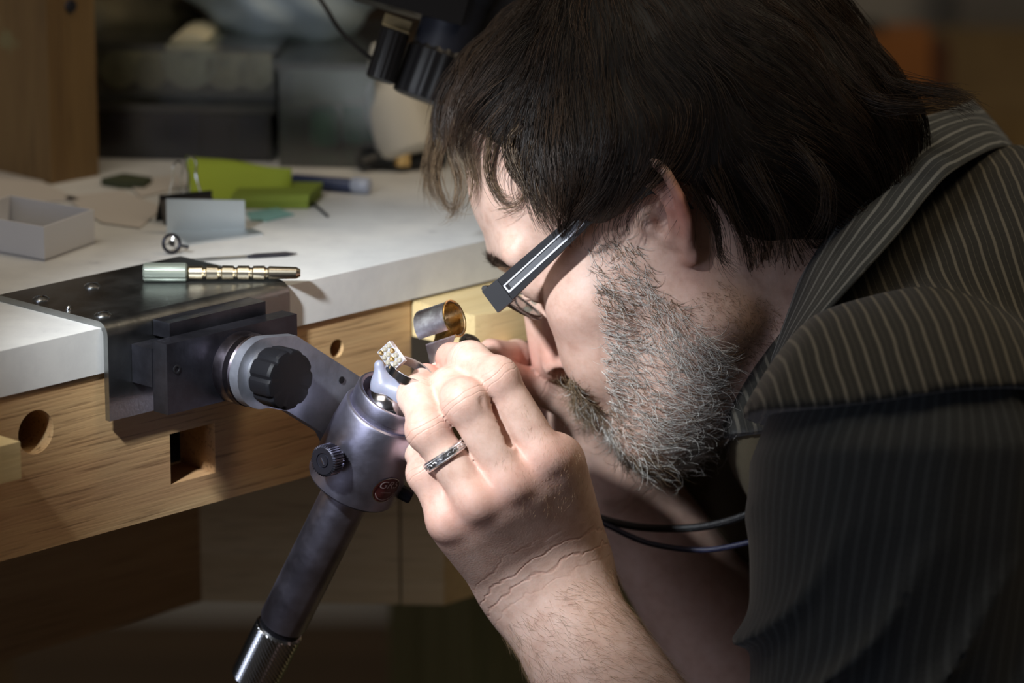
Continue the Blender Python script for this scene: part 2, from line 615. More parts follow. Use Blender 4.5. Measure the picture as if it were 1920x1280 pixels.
LH = dict(
    index=([(1022, 856, 1.862), (933, 709, 1.858), (882, 678, 1.874), (846, 671, 1.890)], [1.0, 0.95, 0.90, 0.80]),
    middle=([(958, 903, 1.858), (872, 752, 1.852), (846, 727, 1.872), (828, 724, 1.886)], [1.0, 1.03, 0.94, 0.80]),
    ring=([(893, 938, 1.857), (802, 806, 1.856), (784, 742, 1.871), (799, 708, 1.886)], [1.0, 0.94, 0.88, 0.72]),
    little=([(842, 974, 1.866), (798, 888, 1.868), (788, 838, 1.882), (796, 808, 1.895)], [0.96, 0.80, 0.76, 0.66]))
LTH = ([(1045, 1030, 1.935), (1030, 880, 1.940), (905, 760, 1.938), (822, 703, 1.906)], [1.35, 1.2, 0.95, 0.66])
RH = dict(
    index=([(1085, 775, 2.045), (1022, 695, 2.020), (968, 668, 1.985), (920, 657, 1.955)], [1.0, 0.86, 0.74, 0.62]),
    middle=([(1075, 810, 2.060), (1000, 740, 2.050), (945, 712, 2.015), (912, 700, 1.985)], [1.0, 0.88, 0.75, 0.62]),
    ring=([(1075, 845, 2.075), (1000, 790, 2.075), (950, 765, 2.045), (925, 752, 2.015)], [0.95, 0.84, 0.72, 0.6]),
    little=([(1085, 880, 2.085), (1020, 845, 2.090), (985, 825, 2.065), (965, 812, 2.045)], [0.85, 0.72, 0.64, 0.55]))
RTH = ([(1135, 860, 2.020), (1092, 768, 1.995), (1004, 722, 1.978), (945, 698, 1.962)], [1.3, 1.0, 0.82, 0.66])


def qpts(l):
    return [Q(*p) for p in l]


for Hh in (LH, RH):
    for k in Hh: Hh[k] = (qpts(Hh[k][0]), Hh[k][1])
LTH = (qpts(LTH[0]), LTH[1]); RTH = (qpts(RTH[0]), RTH[1])
FWDC = CF * 1.0


def hand(p, Hh, TH, wrist, palm_dir):
    """palm_dir: unit vector from the back of the hand into the palm"""
    d = None
    for i, k in enumerate(('index', 'middle', 'ring', 'little')):
        m = Hh[k][0][0]
        w = wrist + (Hh['index'][0][0] - Hh['little'][0][0]) * (0.27 - 0.18 * i)
        c = cone(p, w + palm_dir * 0.35, m + palm_dir * 0.25, 1.35, 1.05)
        d = c if d is None else smin(d, c, 1.1)
        c2 = cone(p, w + palm_dir * 1.6, m + palm_dir * 1.5, 1.3, 1.1)
        d = smin(d, c2, 1.2)
    out = d
    fs = []
    for k in ('index', 'middle', 'ring', 'little'):
        pts, rs = Hh[k]
        c = chain(p, pts, rs, 0.35)
        for j, b in ((1, 0.12), (2, 0.05)):
            c = smin(c, sph(p, pts[j] - palm_dir * 0.10, rs[j] * 0.97 + b * 0.3), 0.5)
        c = smin(c, sph(p, pts[0] - palm_dir * 0.28, rs[0] * 0.88), 0.6)   # knuckle
        fs.append(c)
    t = chain(p, TH[0], TH[1], 0.5)
    res = smin(d, t, 1.1)
    for c in fs:
        res = smin(res, smin(d, c, 0.5), 0.22)
    if Hh is LH:
        for dd, rr in ((1.842, .36), (1.853, .32), (1.864, .26), (1.875, .2)):
            res = smax(res, -cone(p, Q(908, 752, dd), Q(950, 830, dd), rr * .7, rr), .12)
    return res


PALM_L = unit(CF * 0.85 + CR * 0.45 - CU * 0.15)
PALM_R = unit(-CF * 0.9 - CR * 0.2)

NECK0 = h2q((-2.3, 0, -1.5)); NECK1 = Q(1640, 590, 1.985)
TORC = Q(1850, 840, 2.0)
TSP = unit(-CR * 0.84 + CU * 0.50 + CF * 0.05)
TLT = unit(-CF * 0.94 - CR * 0.28 - CU * 0.12); TLT = unit(TLT - TSP * (TLT @ TSP))
TFR = np.cross(TLT, TSP)                      # chest direction
if TFR @ CU > 0: TFR = -TFR
TRM = np.stack([TSP, TLT, TFR], 1)


def f_torso(p):
    d = ell(p, TORC, (15.0, 16.5, 10.0), TRM)
    d = smin(d, ell(p, TORC - TSP * 20, (20.0, 15.0, 10.5), TRM), 5)
    d = smin(d, ell(p, Q(1930, 650, 1.97), (13, 13, 9.2)), 4)
    d = smin(d, sph(p, SHL, 5.6), 4)
    d = smin(d, sph(p, SHR, 5.6), 4)
    return d


def near(p, c, r):
    return np.linalg.norm(p - np.array(c, np.float32), axis=-1) < r


def masked(p, c, r, fn):
    dd = np.linalg.norm(p - np.array(c, np.float32), axis=-1)
    m = dd < r + 3.5
    out = (dd - r + 1.0).astype(np.float32)
    out[~m] = np.maximum(out[~m], 2.5)
    if m.any(): out[m] = fn(p[m])
    return out


HMf = HM.astype(np.float32)
CH_ = h2q((1.0, 0, 1.5))
HLc = Q(930, 880, 1.89); HRc = Q(1050, 790, 2.02)
FALc = (WRL + ELL_) / 2; FARc = (WRR + ELR) / 2


def forearm(p, wr, el, s=1.0):
    ax = unit(el - wr)
    a = cone(p, wr - ax * 0.3, el, 2.55 * s, 4.3 * s)
    return smin(a, cone(p, wr, wr + ax * 14, 2.5 * s, 4.1 * s), 1)


def f_body(p):
    p = p.astype(np.float32)
    d = masked(p, CH_, 14.5, lambda q: f_head(q @ HMf))
    nk = cone(p, NECK0, NECK1, 5.7, 6.6)
    nk = smin(nk, f_torso(p), 3.0)
    d = smin(d, nk, 1.6)
    ua = np.minimum(cone(p, SHL, ELL_, 5.0, 4.3), cone(p, SHR, ELR, 5.0, 4.2))
    d = smin(d, ua, 2.0)
    fl = forearm(p, WRL, ELL_); fr = forearm(p, WRR, ELR, 0.95)
    hl = masked(p, HLc, 10.5, lambda q: hand(q, LH, LTH, WRL, PALM_L))
    hr = masked(p, HRc, 9.5, lambda q: hand(q, RH, RTH, WRR, PALM_R))
    fl = smin(fl, hl, 1.6); fr = smin(fr, hr, 1.6)
    return np.minimum(np.minimum(d, fl), fr)


# ---------------------------------------------------------------- body mesh
LO = np.array([-22.0, -24.0, -34.0]); HI = np.array([34.0, 32.0, 20.0])
HS = 0.142
bv, bq = surface_nets(f_body, LO, HI, HS)


def q_normals(v, q):
    a = v[q[:, 2]] - v[q[:, 0]]; b = v[q[:, 3]] - v[q[:, 1]]
    n = np.cross(a, b)
    vn = np.zeros_like(v)
    for i in range(4): np.add.at(vn, q[:, i], n)
    return vn / (np.linalg.norm(vn, axis=1, keepdims=True) + 1e-12)


bn = q_normals(bv, bq)
if ((bv - h2q((0, 0, 4))) * bn)[near(bv, h2q((0, 0, 6)), 9)].sum() < 0:
    bq = bq[:, ::-1]; bn = -bn


def project_q(q):
    w = H0 + q / 100.0 - CAM
    d = w @ CF
    return 960 + FPX * (w @ CR) / d, 640 - FPX * (w @ CU) / d


def in_poly(x, y, poly):
    ins = np.zeros(np.shape(x), bool)
    n = len(poly)
    for i in range(n):
        x0, y0 = poly[i]; x1, y1 = poly[(i + 1) % n]
        c = ((y0 > y) != (y1 > y)) & (x < (x1 - x0) * (y - y0) / (y1 - y0 + 1e-9) + x0)
        ins ^= c
    return ins


def side_px(q):
    """where a head point, folded onto the left half of the head, lies in the photograph's frame"""
    h = q @ HM
    h = np.stack([h[:, 0], np.abs(h[:, 1]), h[:, 2]], 1)
    x, y = project_q(h @ HM.T)
    return x, y, h


def gauss(v, c, s):
    return np.exp(-((v - np.array(c)) ** 2).sum(1) / (2 * s * s))


red = np.zeros(len(bv))
for c, s, a in [(h2q((10.9, 0, -1.2)), 1.0, .55), (h2q((9.5, 1.6, -1.6)), .8, .4), (h2q((7.0, 4.2, -.8)), 1.8, .18), (h2q((-2.0, 8.6, .5)), 1.2, .7), (h2q((-.6, 7.5, -2.2)), .9, .35),
                (h2q((9.2, 0, -5)), 1.2, .5)]:
    red += a * gauss(bv, c, s)
for Hh, am in ((LH, .8), (RH, .5)):
    for k in Hh:
        pts = Hh[k][0]
        red += am * gauss(bv, pts[0], .75) + am * .55 * gauss(bv, pts[1], .7) + am * .55 * gauss(bv, pts[3], .8)
red = np.clip(red, 0, 1)

crs = np.zeros(len(bv)); crm = np.zeros(len(bv))
fam = []
for Hh, pd in ((LH, PALM_L), (RH, PALM_R)):
    for k in Hh:
        pts, rs = Hh[k]
        fam.append((chain(bv, pts, rs, .1), pts, rs, pd))
TH_ = [(chain(bv, LTH[0], LTH[1]), LTH[0], LTH[1], None), (chain(bv, RTH[0], RTH[1]), RTH[0], RTH[1], None)]
alld = np.stack([f[0] for f in fam + TH_], 1)
own = alld.argmin(1); ownd = alld.min(1)
for i, (d, pts, rs, pd) in enumerate(fam + TH_):
    m = (own == i) & (ownd < .35)
    for j, w in ((1, 1.0), (2, .8)):
        ax = unit(pts[j + 1] - pts[j - 1])
        s = (bv[m] - pts[j]) @ ax
        win = np.exp(-(s / .36) ** 2) * w * .7
        better = win > crm[m]
        t1 = crs[m]; t1[better] = s[better]; crs[m] = t1
        t2 = crm[m]; t2[better] = win[better]; crm[m] = t2
for wr, el in ((WRL, ELL_), (WRR, ELR)):
    ax = unit(el - wr)
    s = (bv - wr) @ ax
    rad = np.linalg.norm(bv - wr - s[:, None] * ax, axis=1)
    win = np.exp(-((s + .1) / .8) ** 2) * (rad < 5) * .8
    m = (win > crm) & (win > .05)
    crs[m] = s[m] * .5; crm[m] = win[m]

sx, sy, sh = side_px(bv)
BEARD = [(1098, 452), (1180, 440), (1212, 470), (1235, 540), (1290, 575), (1345, 640), (1368, 720), (1345, 800), (1300, 870), (1240, 915), (1190, 885),
         (1150, 830), (1115, 790), (1062, 752), (1052, 712), (1072, 700), (1098, 738), (1135, 770), (1122, 700), (1122, 640), (1110, 560), (1100, 500)]
headm = (np.linalg.norm(sh - np.array([3, 3, -3.0]), axis=1) < 10.5) & (np.abs(bv[:, 0]) < 99)
headm[headm] &= f_head((bv[headm] @ HM).astype(np.float32)) < .5
beardm = in_poly(sx, sy, BEARD) & headm & (sh[:, 0] > -0.6)
# under the chin and across to the other side
beardm |= headm & (sh[:, 2] < -7.6) & (sh[:, 0] > 2.5) & (bn @ h2q((0, 0, 1.0)) < -.2)
beardm |= headm & (sh[:, 0] > 7.6) & (sh[:, 1] < 2.6) & (sh[:, 2] < -6.2) & (sh[:, 2] > -10)
beardm |= headm & (sh[:, 0] > 8.8) & (sh[:, 1] < 2.4) & (sh[:, 2] < -3.0) & (sh[:, 2] > -4.1)
NSTUB = [(1290, 560), (1345, 520), (1440, 560), (1500, 640), (1460, 760), (1400, 740), (1345, 640)]
stubm = in_poly(sx, sy, NSTUB) & (np.linalg.norm(bv, axis=1) < 20)
brd = beardm * 1.0 + stubm * .5

bme = np_mesh('body', q2w(bv), bq)
for nm, arr in (('red', red), ('crs', crs), ('crm', crm), ('brd', brd)):
    at = bme.attributes.new(nm, 'FLOAT', 'POINT'); at.data.foreach_set('value', arr.astype(np.float32))


def mat_skin():
    m, t, b = nt('skin')
    tc = N(t, 'ShaderNodeNewGeometry')
    ar = N(t, 'ShaderNodeAttribute', attribute_name='red')
    ab = N(t, 'ShaderNodeAttribute', attribute_name='brd')
    as_ = N(t, 'ShaderNodeAttribute', attribute_name='crs')
    am = N(t, 'ShaderNodeAttribute', attribute_name='crm')
    n1 = N(t, 'ShaderNodeTexNoise', i_Scale=130.0, i_Detail=5.0, i_Roughness=0.65)
    t.links.new(tc.outputs['Position'], n1.inputs['Vector'])
    base = rampn(t, n1.outputs[0], [(0.3, (0.56, 0.355, 0.28)), (0.5, (0.65, 0.44, 0.355)), (0.72, (0.71, 0.50, 0.42))])
    mx = N(t, 'ShaderNodeMix', data_type='RGBA')
    t.links.new(ar.outputs['Fac'], mx.inputs[0]); t.links.new(base.outputs[0], mx.inputs[6]); mx.inputs[7].default_value = (0.60, 0.20, 0.15, 1)
    m2 = N(t, 'ShaderNodeMix', data_type='RGBA')
    mb = N(t, 'ShaderNodeMath', operation='MULTIPLY'); mb.inputs[1].default_value = 0.16
    t.links.new(ab.outputs['Fac'], mb.inputs[0]); t.links.new(mb.outputs[0], m2.inputs[0])
    t.links.new(mx.outputs[2], m2.inputs[6]); m2.inputs[7].default_value = (0.30, 0.19, 0.15, 1)
    # skin folds over the joints: sharp lines in a smooth along-the-finger coordinate
    n2 = N(t, 'ShaderNodeTexNoise', i_Scale=95.0, i_Detail=2.0)
    t.links.new(tc.outputs['Position'], n2.inputs['Vector'])
    ad = N(t, 'ShaderNodeMath', operation='MULTIPLY_ADD'); ad.inputs[1].default_value = 0.45
    t.links.new(n2.outputs[0], ad.inputs[0]); t.links.new(as_.outputs['Fac'], ad.inputs[2])
    mu = N(t, 'ShaderNodeMath', operation='MULTIPLY'); mu.inputs[1].default_value = 2 * math.pi / 0.30
    t.links.new(ad.outputs[0], mu.inputs[0])
    co = N(t, 'ShaderNodeMath', operation='COSINE'); t.links.new(mu.outputs[0], co.inputs[0])
    ma = N(t, 'ShaderNodeMath', operation='MAXIMUM'); ma.inputs[1].default_value = 0.0; t.links.new(co.outputs[0], ma.inputs[0])
    pw = N(t, 'ShaderNodeMath', operation='POWER'); pw.inputs[1].default_value = 5.0; t.links.new(ma.outputs[0], pw.inputs[0])
    mm = N(t, 'ShaderNodeMath', operation='MULTIPLY'); t.links.new(pw.outputs[0], mm.inputs[0]); t.links.new(am.outputs['Fac'], mm.inputs[1])
    m3 = N(t, 'ShaderNodeMix', data_type='RGBA')
    mf = N(t, 'ShaderNodeMath', operation='MULTIPLY'); mf.inputs[1].default_value = 0.28
    t.links.new(mm.outputs[0], mf.inputs[0]); t.links.new(mf.outputs[0], m3.inputs[0])
    t.links.new(m2.outputs[2], m3.inputs[6]); m3.inputs[7].default_value = (0.55, 0.22, 0.15, 1)
    t.links.new(m3.outputs[2], b.inputs['Base Color'])
    n3 = N(t, 'ShaderNodeTexNoise', i_Scale=900.0, i_Detail=3.0)
    t.links.new(tc.outputs['Position'], n3.inputs['Vector'])
    h1 = N(t, 'ShaderNodeMath', operation='MULTIPLY'); h1.inputs[1].default_value = -1.0; t.links.new(mm.outputs[0], h1.inputs[0])
    h2 = N(t, 'ShaderNodeMath', operation='MULTIPLY_ADD'); h2.inputs[1].default_value = 0.35
    t.links.new(n3.outputs[0], h2.inputs[0]); t.links.new(h1.outputs[0], h2.inputs[2])
    bp = N(t, 'ShaderNodeBump', i_Strength=0.6, i_Distance=0.0004)
    t.links.new(h2.outputs[0], bp.inputs['Height']); t.links.new(bp.outputs[0], b.inputs['Normal'])
    b.inputs['Roughness'].default_value = 0.5
    b.inputs['Specular IOR Level'].default_value = 0.35
    b.inputs['Subsurface Weight'].default_value = 0.14
    b.inputs['Subsurface Radius'].default_value = (1.0, 0.35, 0.2)
    b.inputs['Subsurface Scale'].default_value = 0.0035
    return m


person = thing('person', 'man in glasses with grey beard and striped shirt bending over the vise', 'person', P(1500, 1500, 1.98))
body = link('body', bme, mat_skin(), person)


# ---------------------------------------------------------------- hair: strands are real thin tubes
def strands_mesh(name, pts, rad, cols, mat, parent, taper=0.25):
    """pts [n,s,3] cm (head origin), rad [n] cm, cols [n,3]"""
    n, s, _ = pts.shape
    tan = np.gradient(pts, axis=1)
    tan /= np.linalg.norm(tan, axis=2, keepdims=True) + 1e-9
    ref = np.array([0.31, 0.22, 0.92]); u = np.cross(tan, ref); u /= np.linalg.norm(u, axis=2, keepdims=True) + 1e-9
    v = np.cross(tan, u)
    tp = np.linspace(1, taper, s)[None, :, None] * rad[:, None, None]
    ring = []
    for k in range(3):
        a = 2 * math.pi * k / 3
        ring.append(pts + (u * math.cos(a) + v * math.sin(a)) * tp)
    V = np.stack(ring, 2)                       # n,s,3,3
    base = (np.arange(n)[:, None, None] * s + np.arange(s - 1)[None, :, None]) * 3
    k = np.arange(3)[None, None, :]
    q = np.stack([base + k, base + (k + 1) % 3, base + 3 + (k + 1) % 3, base + 3 + k], -1).reshape(-1, 4)
    me = np_mesh(name, q2w(V.reshape(-1, 3)), q)
    ca = me.color_attributes.new('tint', 'FLOAT_COLOR', 'POINT')
    c4 = np.ones((n, s * 3, 4), np.float32); c4[:, :, :3] = cols[:, None, :]
    ca.data.foreach_set('color', c4.ravel())
    return link(name, me, mat, parent)


def mat_hair(name, rough=0.38, spec=0.6):
    m, t, b = nt(name)
    a = N(t, 'ShaderNodeAttribute', attribute_name='tint')
    t.links.new(a.outputs['Color'], b.inputs['Base Color'])
    b.inputs['Roughness'].default_value = rough
    b.inputs['Specular IOR Level'].default_value = spec
    return m


M_HAIR = mat_hair('head_hair', 0.40, 0.38); M_BEARD = mat_hair('beard_hair', 0.45, 0.5)
DOWNH = HM.T @ np.array([0, 0, -1.0])          # gravity in head axes
SIDE_POLY = [(8.2, 11.6), (6.6, 10.4), (5.6, 8.8), (4.7, 7.0), (4.3, 5.0), (3.8, 3.2), (2.4, 2.0), (0.9, 1.9), (-0.6, 2.4), (-2.0, 2.0), (-2.9, 0.3), (-2.9, -1.8),
             (-3.9, -4.2), (-6.0, -4.6), (-9.0, -4.4), (-15, -3.4), (-15, 18), (13, 18), (13, 11.5)]


def poly_sd(x, z, poly):
    d = np.full(x.shape, 1e9)
    for i in range(len(poly)):
        a = np.array(poly[i]); b = np.array(poly[(i + 1) % len(poly)])
        ab = b - a; t = np.clip(((x - a[0]) * ab[0] + (z - a[1]) * ab[1]) / (ab @ ab), 0, 1)
        d = np.minimum(d, np.hypot(x - a[0] - t * ab[0], z - a[1] - t * ab[1]))
    return np.where(in_poly(x, z, poly), -d, d)


def f_hair_vol(s):
    """s in head axes; outer surface of the hair"""
    s = np.stack([s[:, 0], np.abs(s[:, 1]), s[:, 2]], -1)
    d = ell(s, (-1.7, 0, 4.6), (10.6, 8.7, 10.4))
    d = smin(d, ell(s, (4.2, 0, 8.8), (5.4, 6.6, 5.2)), 1.5)
    d = smin(d, ell(s, (-6.2, 0, 0.6), (6.4, 6.2, 6.0)), 1.5)
    d = smin(d, ell(s, (0.0, 5.6, 4.6), (5.0, 4.1, 4.2)), 1.0)
    return d


def f_cap(p):
    s = (p @ HMf)
    d = f_hair_vol(s) + 0.45
    g = poly_sd(s[:, 0], s[:, 2], SIDE_POLY)
    return smax(d, g.astype(np.float32) + 0.25, 0.6)


cl = h2q((-1.5, 0, 5)); CLO = cl - 15; CHI = cl + 15
hv, hq = surface_nets(f_cap, CLO, CHI, 0.3)
hn = q_normals(hv, hq)
if ((hv - cl) * hn).sum() < 0: hq = hq[:, ::-1]; hn = -hn
hme = np_mesh('hair_mass', q2w(hv), hq)
M_CAP = mat_plain('hair_dark', (0.012, 0.009, 0.007), 0.6, bump=0.6, bscale=260, stretch=(1, 1, .15))
hair_mass = link('hair', hme, M_CAP, person)


def grad_vol(s, e=0.15):
    g = np.stack([f_hair_vol(s + np.eye(3)[i] * e) - f_hair_vol(s - np.eye(3)[i] * e) for i in range(3)], 1)
    return g / (np.linalg.norm(g, axis=1, keepdims=True) + 1e-9)


CROWN = np.array([-4.5, -1.0, 14.0])
_ph = rng.uniform(0, 6.28, (6, 3)); _fr = rng.normal(0, 0.42, (6, 3))


def wob(s):
    out = np.zeros_like(s)
    for i in range(6):
        out += np.sin(s @ _fr[i][:, None] + _ph[i][None, :]) / 6 * 1.8
    return out


def flow(s, n, hang):
    r = s - CROWN; r /= np.linalg.norm(r, axis=1, keepdims=True) + 1e-9
    dirv = DOWNH[None] * (0.75 + hang[:, None] * 0.8) + r * 0.75 + wob(s) * 0.6
    back = np.clip(-(s[:, 0] + 4) / 5, 0, 1)[:, None]
    dirv = dirv + np.array([-0.9, 0, -0.3]) * back
    return dirv


def grow(roots, steps, step, off, curl, hang0=0.0):
    s = roots.copy(); n = len(s); path = [s.copy()]
    hang = np.full(n, hang0)
    cp = rng.uniform(0, 6.28, n); cf = rng.uniform(0.5, 1.1, n)
    for i in range(steps - 1):
        g = grad_vol(s)
        d = flow(s, g, hang)
        tang = d - g * np.sum(d * g, 1, keepdims=True)
        free = (np.sum(g * DOWNH, 1) > 0.55) & (s[:, 0] > 5)
        side = np.cross(g, tang); side /= np.linalg.norm(side, axis=1, keepdims=True) + 1e-9
        tang /= np.linalg.norm(tang, axis=1, keepdims=True) + 1e-9
        mv = np.where(free[:, None], DOWNH[None] + 0.25 * tang, tang)
        mv = mv + side * (np.sin(cp + cf * i) * curl)[:, None]
        mv /= np.linalg.norm(mv, axis=1, keepdims=True)
        s = s + mv * step[:, None]
        f = f_hair_vol(s)
        tgt = off * (0.4 + 0.6 * i / steps)
        s = s - g * ((f - tgt) * 0.55)[:, None] * (~free)[:, None]
        path.append(s.copy())
    return np.stack(path, 1)


# roots spread over the hair mass
tri = rng.integers(0, len(hq), 9000)
rt = (hv[hq[tri]].mean(1)) @ HM
g0 = grad_vol(rt); rt = rt - g0 * (f_hair_vol(rt) + 0.3)[:, None]
keep = poly_sd(rt[:, 0], rt[:, 2], SIDE_POLY) < -0.6
rt = rt[keep]
# clumps: strands near one another share offset and colour, and gather towards the clump line
ncl = 520
ci = rng.integers(0, len(rt), ncl); cc = rt[ci]
lab = np.concatenate([np.linalg.norm(a[:, None] - cc[None], axis=2).argmin(1) for a in np.array_split(rt, 12)])
coff = rng.normal(0.0, 0.42, ncl)[lab] + rng.normal(0, 0.10, len(rt))
clen = (rng.uniform(0.75, 1.2, ncl)[lab]) * rng.uniform(0.85, 1.1, len(rt))
hp = grow(rt, 13, 0.52 * clen, coff, 0.22 * rng.uniform(0.3, 1, len(rt)))
chp = grow(cc, 13, np.full(ncl, 0.52), np.zeros(ncl), np.full(ncl, .1))[lab]
wq = (np.linspace(0, 1, 13) ** 1.2 * 0.72)[None, :, None]
_w = rng.normal(0, 1, (ncl, 3)); _w /= np.linalg.norm(_w, axis=1, keepdims=True)
_t = np.linspace(0, 1, 13)
wav = np.sin(_t[None] * rng.uniform(5, 10, ncl)[:, None] + rng.uniform(0, 6.28, ncl)[:, None]) * _t[None] * rng.uniform(.15, .5, ncl)[:, None]
chp = chp + (_w[:, None] * wav[:, :, None])[lab]
hp = hp + (_w[:, None] * wav[:, :, None])[lab]
hp = hp + (chp - hp) * wq * np.clip(1 - np.linalg.norm(chp - hp, axis=2, keepdims=True) / 4.0, 0, 1)
# ends past the hairline are drawn back by scaling the strand's own length
end_out = poly_sd(hp[:, -1, 0], hp[:, -1, 2], SIDE_POLY)
lim = np.clip(1 - (end_out - 0.9) / 5.0, 0.25, 1.0)
idx = np.linspace(0, 1, 13)
for i in np.where(lim < 0.999)[0]:
    t = idx * lim[i] * 12; k = np.minimum(t.astype(int), 11); fr = (t - k)[:, None]
    hp[i] = hp[i, k] * (1 - fr) + hp[i, k + 1] * fr
ctone = rng.uniform(0, 1, ncl)[lab] ** 1.6 * 0.7 + rng.uniform(0, 1, len(rt)) * 0.3
hc = np.array([0.010, 0.007, 0.006])[None] * (1 - ctone[:, None]) + np.array([0.066, 0.038, 0.022])[None] * ctone[:, None]
strands_mesh('hair_strand', h2q(hp), rng.uniform(0.013, 0.026, len(rt)), hc, M_HAIR, hair_mass)['kind'] = 'stuff'


def G(px, py, y):
    """head-axes point at lateral offset y (cm) seen at pixel"""
    r = ray(px, py); a = (CAM - H0) @ HM; b = r @ HM
    t = (y / 100 - a[1]) / b[1]
    return (a + b * t) * 100


def locks(guides, count, spread, rad, cols, name):
    allp = []
    for gl in guides:
        base = spline([G(g[0], g[1], g[2] + (.7 if g[2] >= 3.6 and name == 'forelock' else 0)) for g in gl], 18)
        for _ in range(count):
            o0 = rng.normal(0, spread, 3); o1 = rng.normal(0, spread * rng.uniform(.5, 2.2), 3)
            t = np.linspace(0, 1, 18)[:, None]
            w = np.sin(t * rng.uniform(3, 8) + rng.uniform(0, 6)) * spread * .5
            cut = rng.uniform(.7, 1.0)
            p = base + o0 * (1 - t) + o1 * t ** 1.5 + w * rng.normal(0, 1, 3)
            ti = np.linspace(0, cut * 17, 18); k = np.minimum(ti.astype(int), 16); fr = (ti - k)[:, None]
            allp.append(p[k] * (1 - fr) + p[k + 1] * fr)
    allp = np.array(allp); n = len(allp)
    t = rng.uniform(0, 1, n)[:, None]
    c = np.array(cols[0])[None] * (1 - t) + np.array(cols[1])[None] * t
    o = strands_mesh(name, h2q(allp), rng.uniform(rad * .7, rad * 1.2, n), c, M_HAIR, hair_mass)
    o['kind'] = 'stuff'
    return o


FG = [[(930, 120, 1.5), (860, 200, 2), (830, 270, 2), (818, 330, 2), (835, 385, 2), (858, 388, 2), (866, 362, 2)],
      [(900, 110, 0), (840, 190, 0), (812, 260, 0), (803, 320, 0), (812, 370, 0), (835, 388, 0)],
      [(950, 130, 3), (890, 190, 3.6), (866, 250, 4), (880, 310, 4.2), (888, 360, 4.0), (868, 395, 3.6)],
      [(960, 150, 4), (905, 200, 4.2), (880, 260, 4.4), (893, 330, 4.4), (886, 385, 4.2)],
      [(980, 160, 4.5), (935, 220, 5), (915, 290, 5.2), (918, 340, 5.2), (945, 378, 5.2), (972, 376, 5.2), (985, 345, 5.2)],
      [(990, 190, 5), (950, 250, 5.4), (960, 320, 5.6), (985, 350, 5.8), (970, 385, 5.6), (925, 398, 5.2)],
      [(1000, 210, 5.6), (960, 270, 6), (985, 340, 6.4), (1010, 390, 6.6), (1030, 425, 6.6)],
      [(1030, 230, 6), (1010, 300, 6.6), (1030, 370, 6.9), (1060, 430, 7.0)],
      [(1010, 260, 6.2), (985, 310, 6.3), (1000, 370, 6.5), (1020, 420, 6.5)],
      [(905, 130, 1), (850, 210, 1), (845, 280, 1.5), (860, 340, 1.6), (850, 400, 1.6), (838, 405, 1.5)],
      [(880, 140, -1), (822, 220, -1), (808, 290, -1), (800, 350, -1), (806, 380, -1)],
      [(960, 110, 3), (880, 180, 3.4), (850, 235, 3.6), (862, 290, 3.8), (900, 330, 4.4)]]
locks(FG, 58, 0.18, 0.020, [(0.035, 0.022, 0.013), (0.24, 0.16, 0.09)], 'forelock')
NG = [[(1600, 110, 0), (1680, 150, 0), (1750, 163, 0), (1800, 175, 0), (1838, 205, 0)],
      [(1620, 140, 1.5), (1690, 165, 1.5), (1760, 178, 1.5), (1810, 185, 1.5), (1848, 198, 1.5)],
      [(1560, 150, 3), (1640, 190, 3.5), (1710, 200, 3.5), (1790, 196, 3), (1825, 212, 3)],
      [(1480, 260, 6), (1540, 330, 6.5), (1550, 400, 6.5), (1520, 470, 6.2)],
      [(1400, 300, 7.5), (1450, 390, 7.6), (1470, 450, 7.2), (1462, 500, 7)],
      [(1330, 320, 8.2), (1370, 400, 8.0), (1400, 460, 7.5), (1420, 505, 7.2)],
      [(1300, 350, 8.4), (1340, 420, 7.8), (1352, 480, 7.4), (1380, 505, 7.2)]]
locks(NG, 60, 0.22, 0.020, [(0.012, 0.009, 0.007), (0.05, 0.03, 0.018)], 'nape_lock')


# beard
def on_mesh(mask, n):
    fm = np.where(mask[bq].all(1))[0]
    a = bv[bq[fm, 1]] - bv[bq[fm, 0]]; b = bv[bq[fm, 2]] - bv[bq[fm, 0]]
    ar = np.linalg.norm(np.cross(a, b), axis=1); ar /= ar.sum()
    f = fm[rng.choice(len(fm), n, p=ar)]
    w = rng.dirichlet((1, 1, 1, 1), n)
    return (bv[bq[f]] * w[:, :, None]).sum(1), (bn[bq[f]] * w[:, :, None]).sum(1)


def hairs(root, nrm, dirs, length, lift, steps, curl):
    n = len(root); p = root.copy(); path = [p - nrm * .03]
    d = dirs - nrm * np.sum(dirs * nrm, 1, keepdims=True)
    d /= np.linalg.norm(d, axis=1, keepdims=True) + 1e-9
    ax = rng.normal(0, 1, (n, 3)); ax /= np.linalg.norm(ax, axis=1, keepdims=True)
    cu = rng.normal(0, curl, n)
    v = d + nrm * lift[:, None]; v /= np.linalg.norm(v, axis=1, keepdims=True)
    for i in range(steps - 1):
        v = v + np.cross(ax, v) * cu[:, None] - nrm * (lift * .22)[:, None]
        v /= np.linalg.norm(v, axis=1, keepdims=True)
        p = p + v * (length / (steps - 1))[:, None]
        path.append(p.copy())
    return np.stack(path, 1)


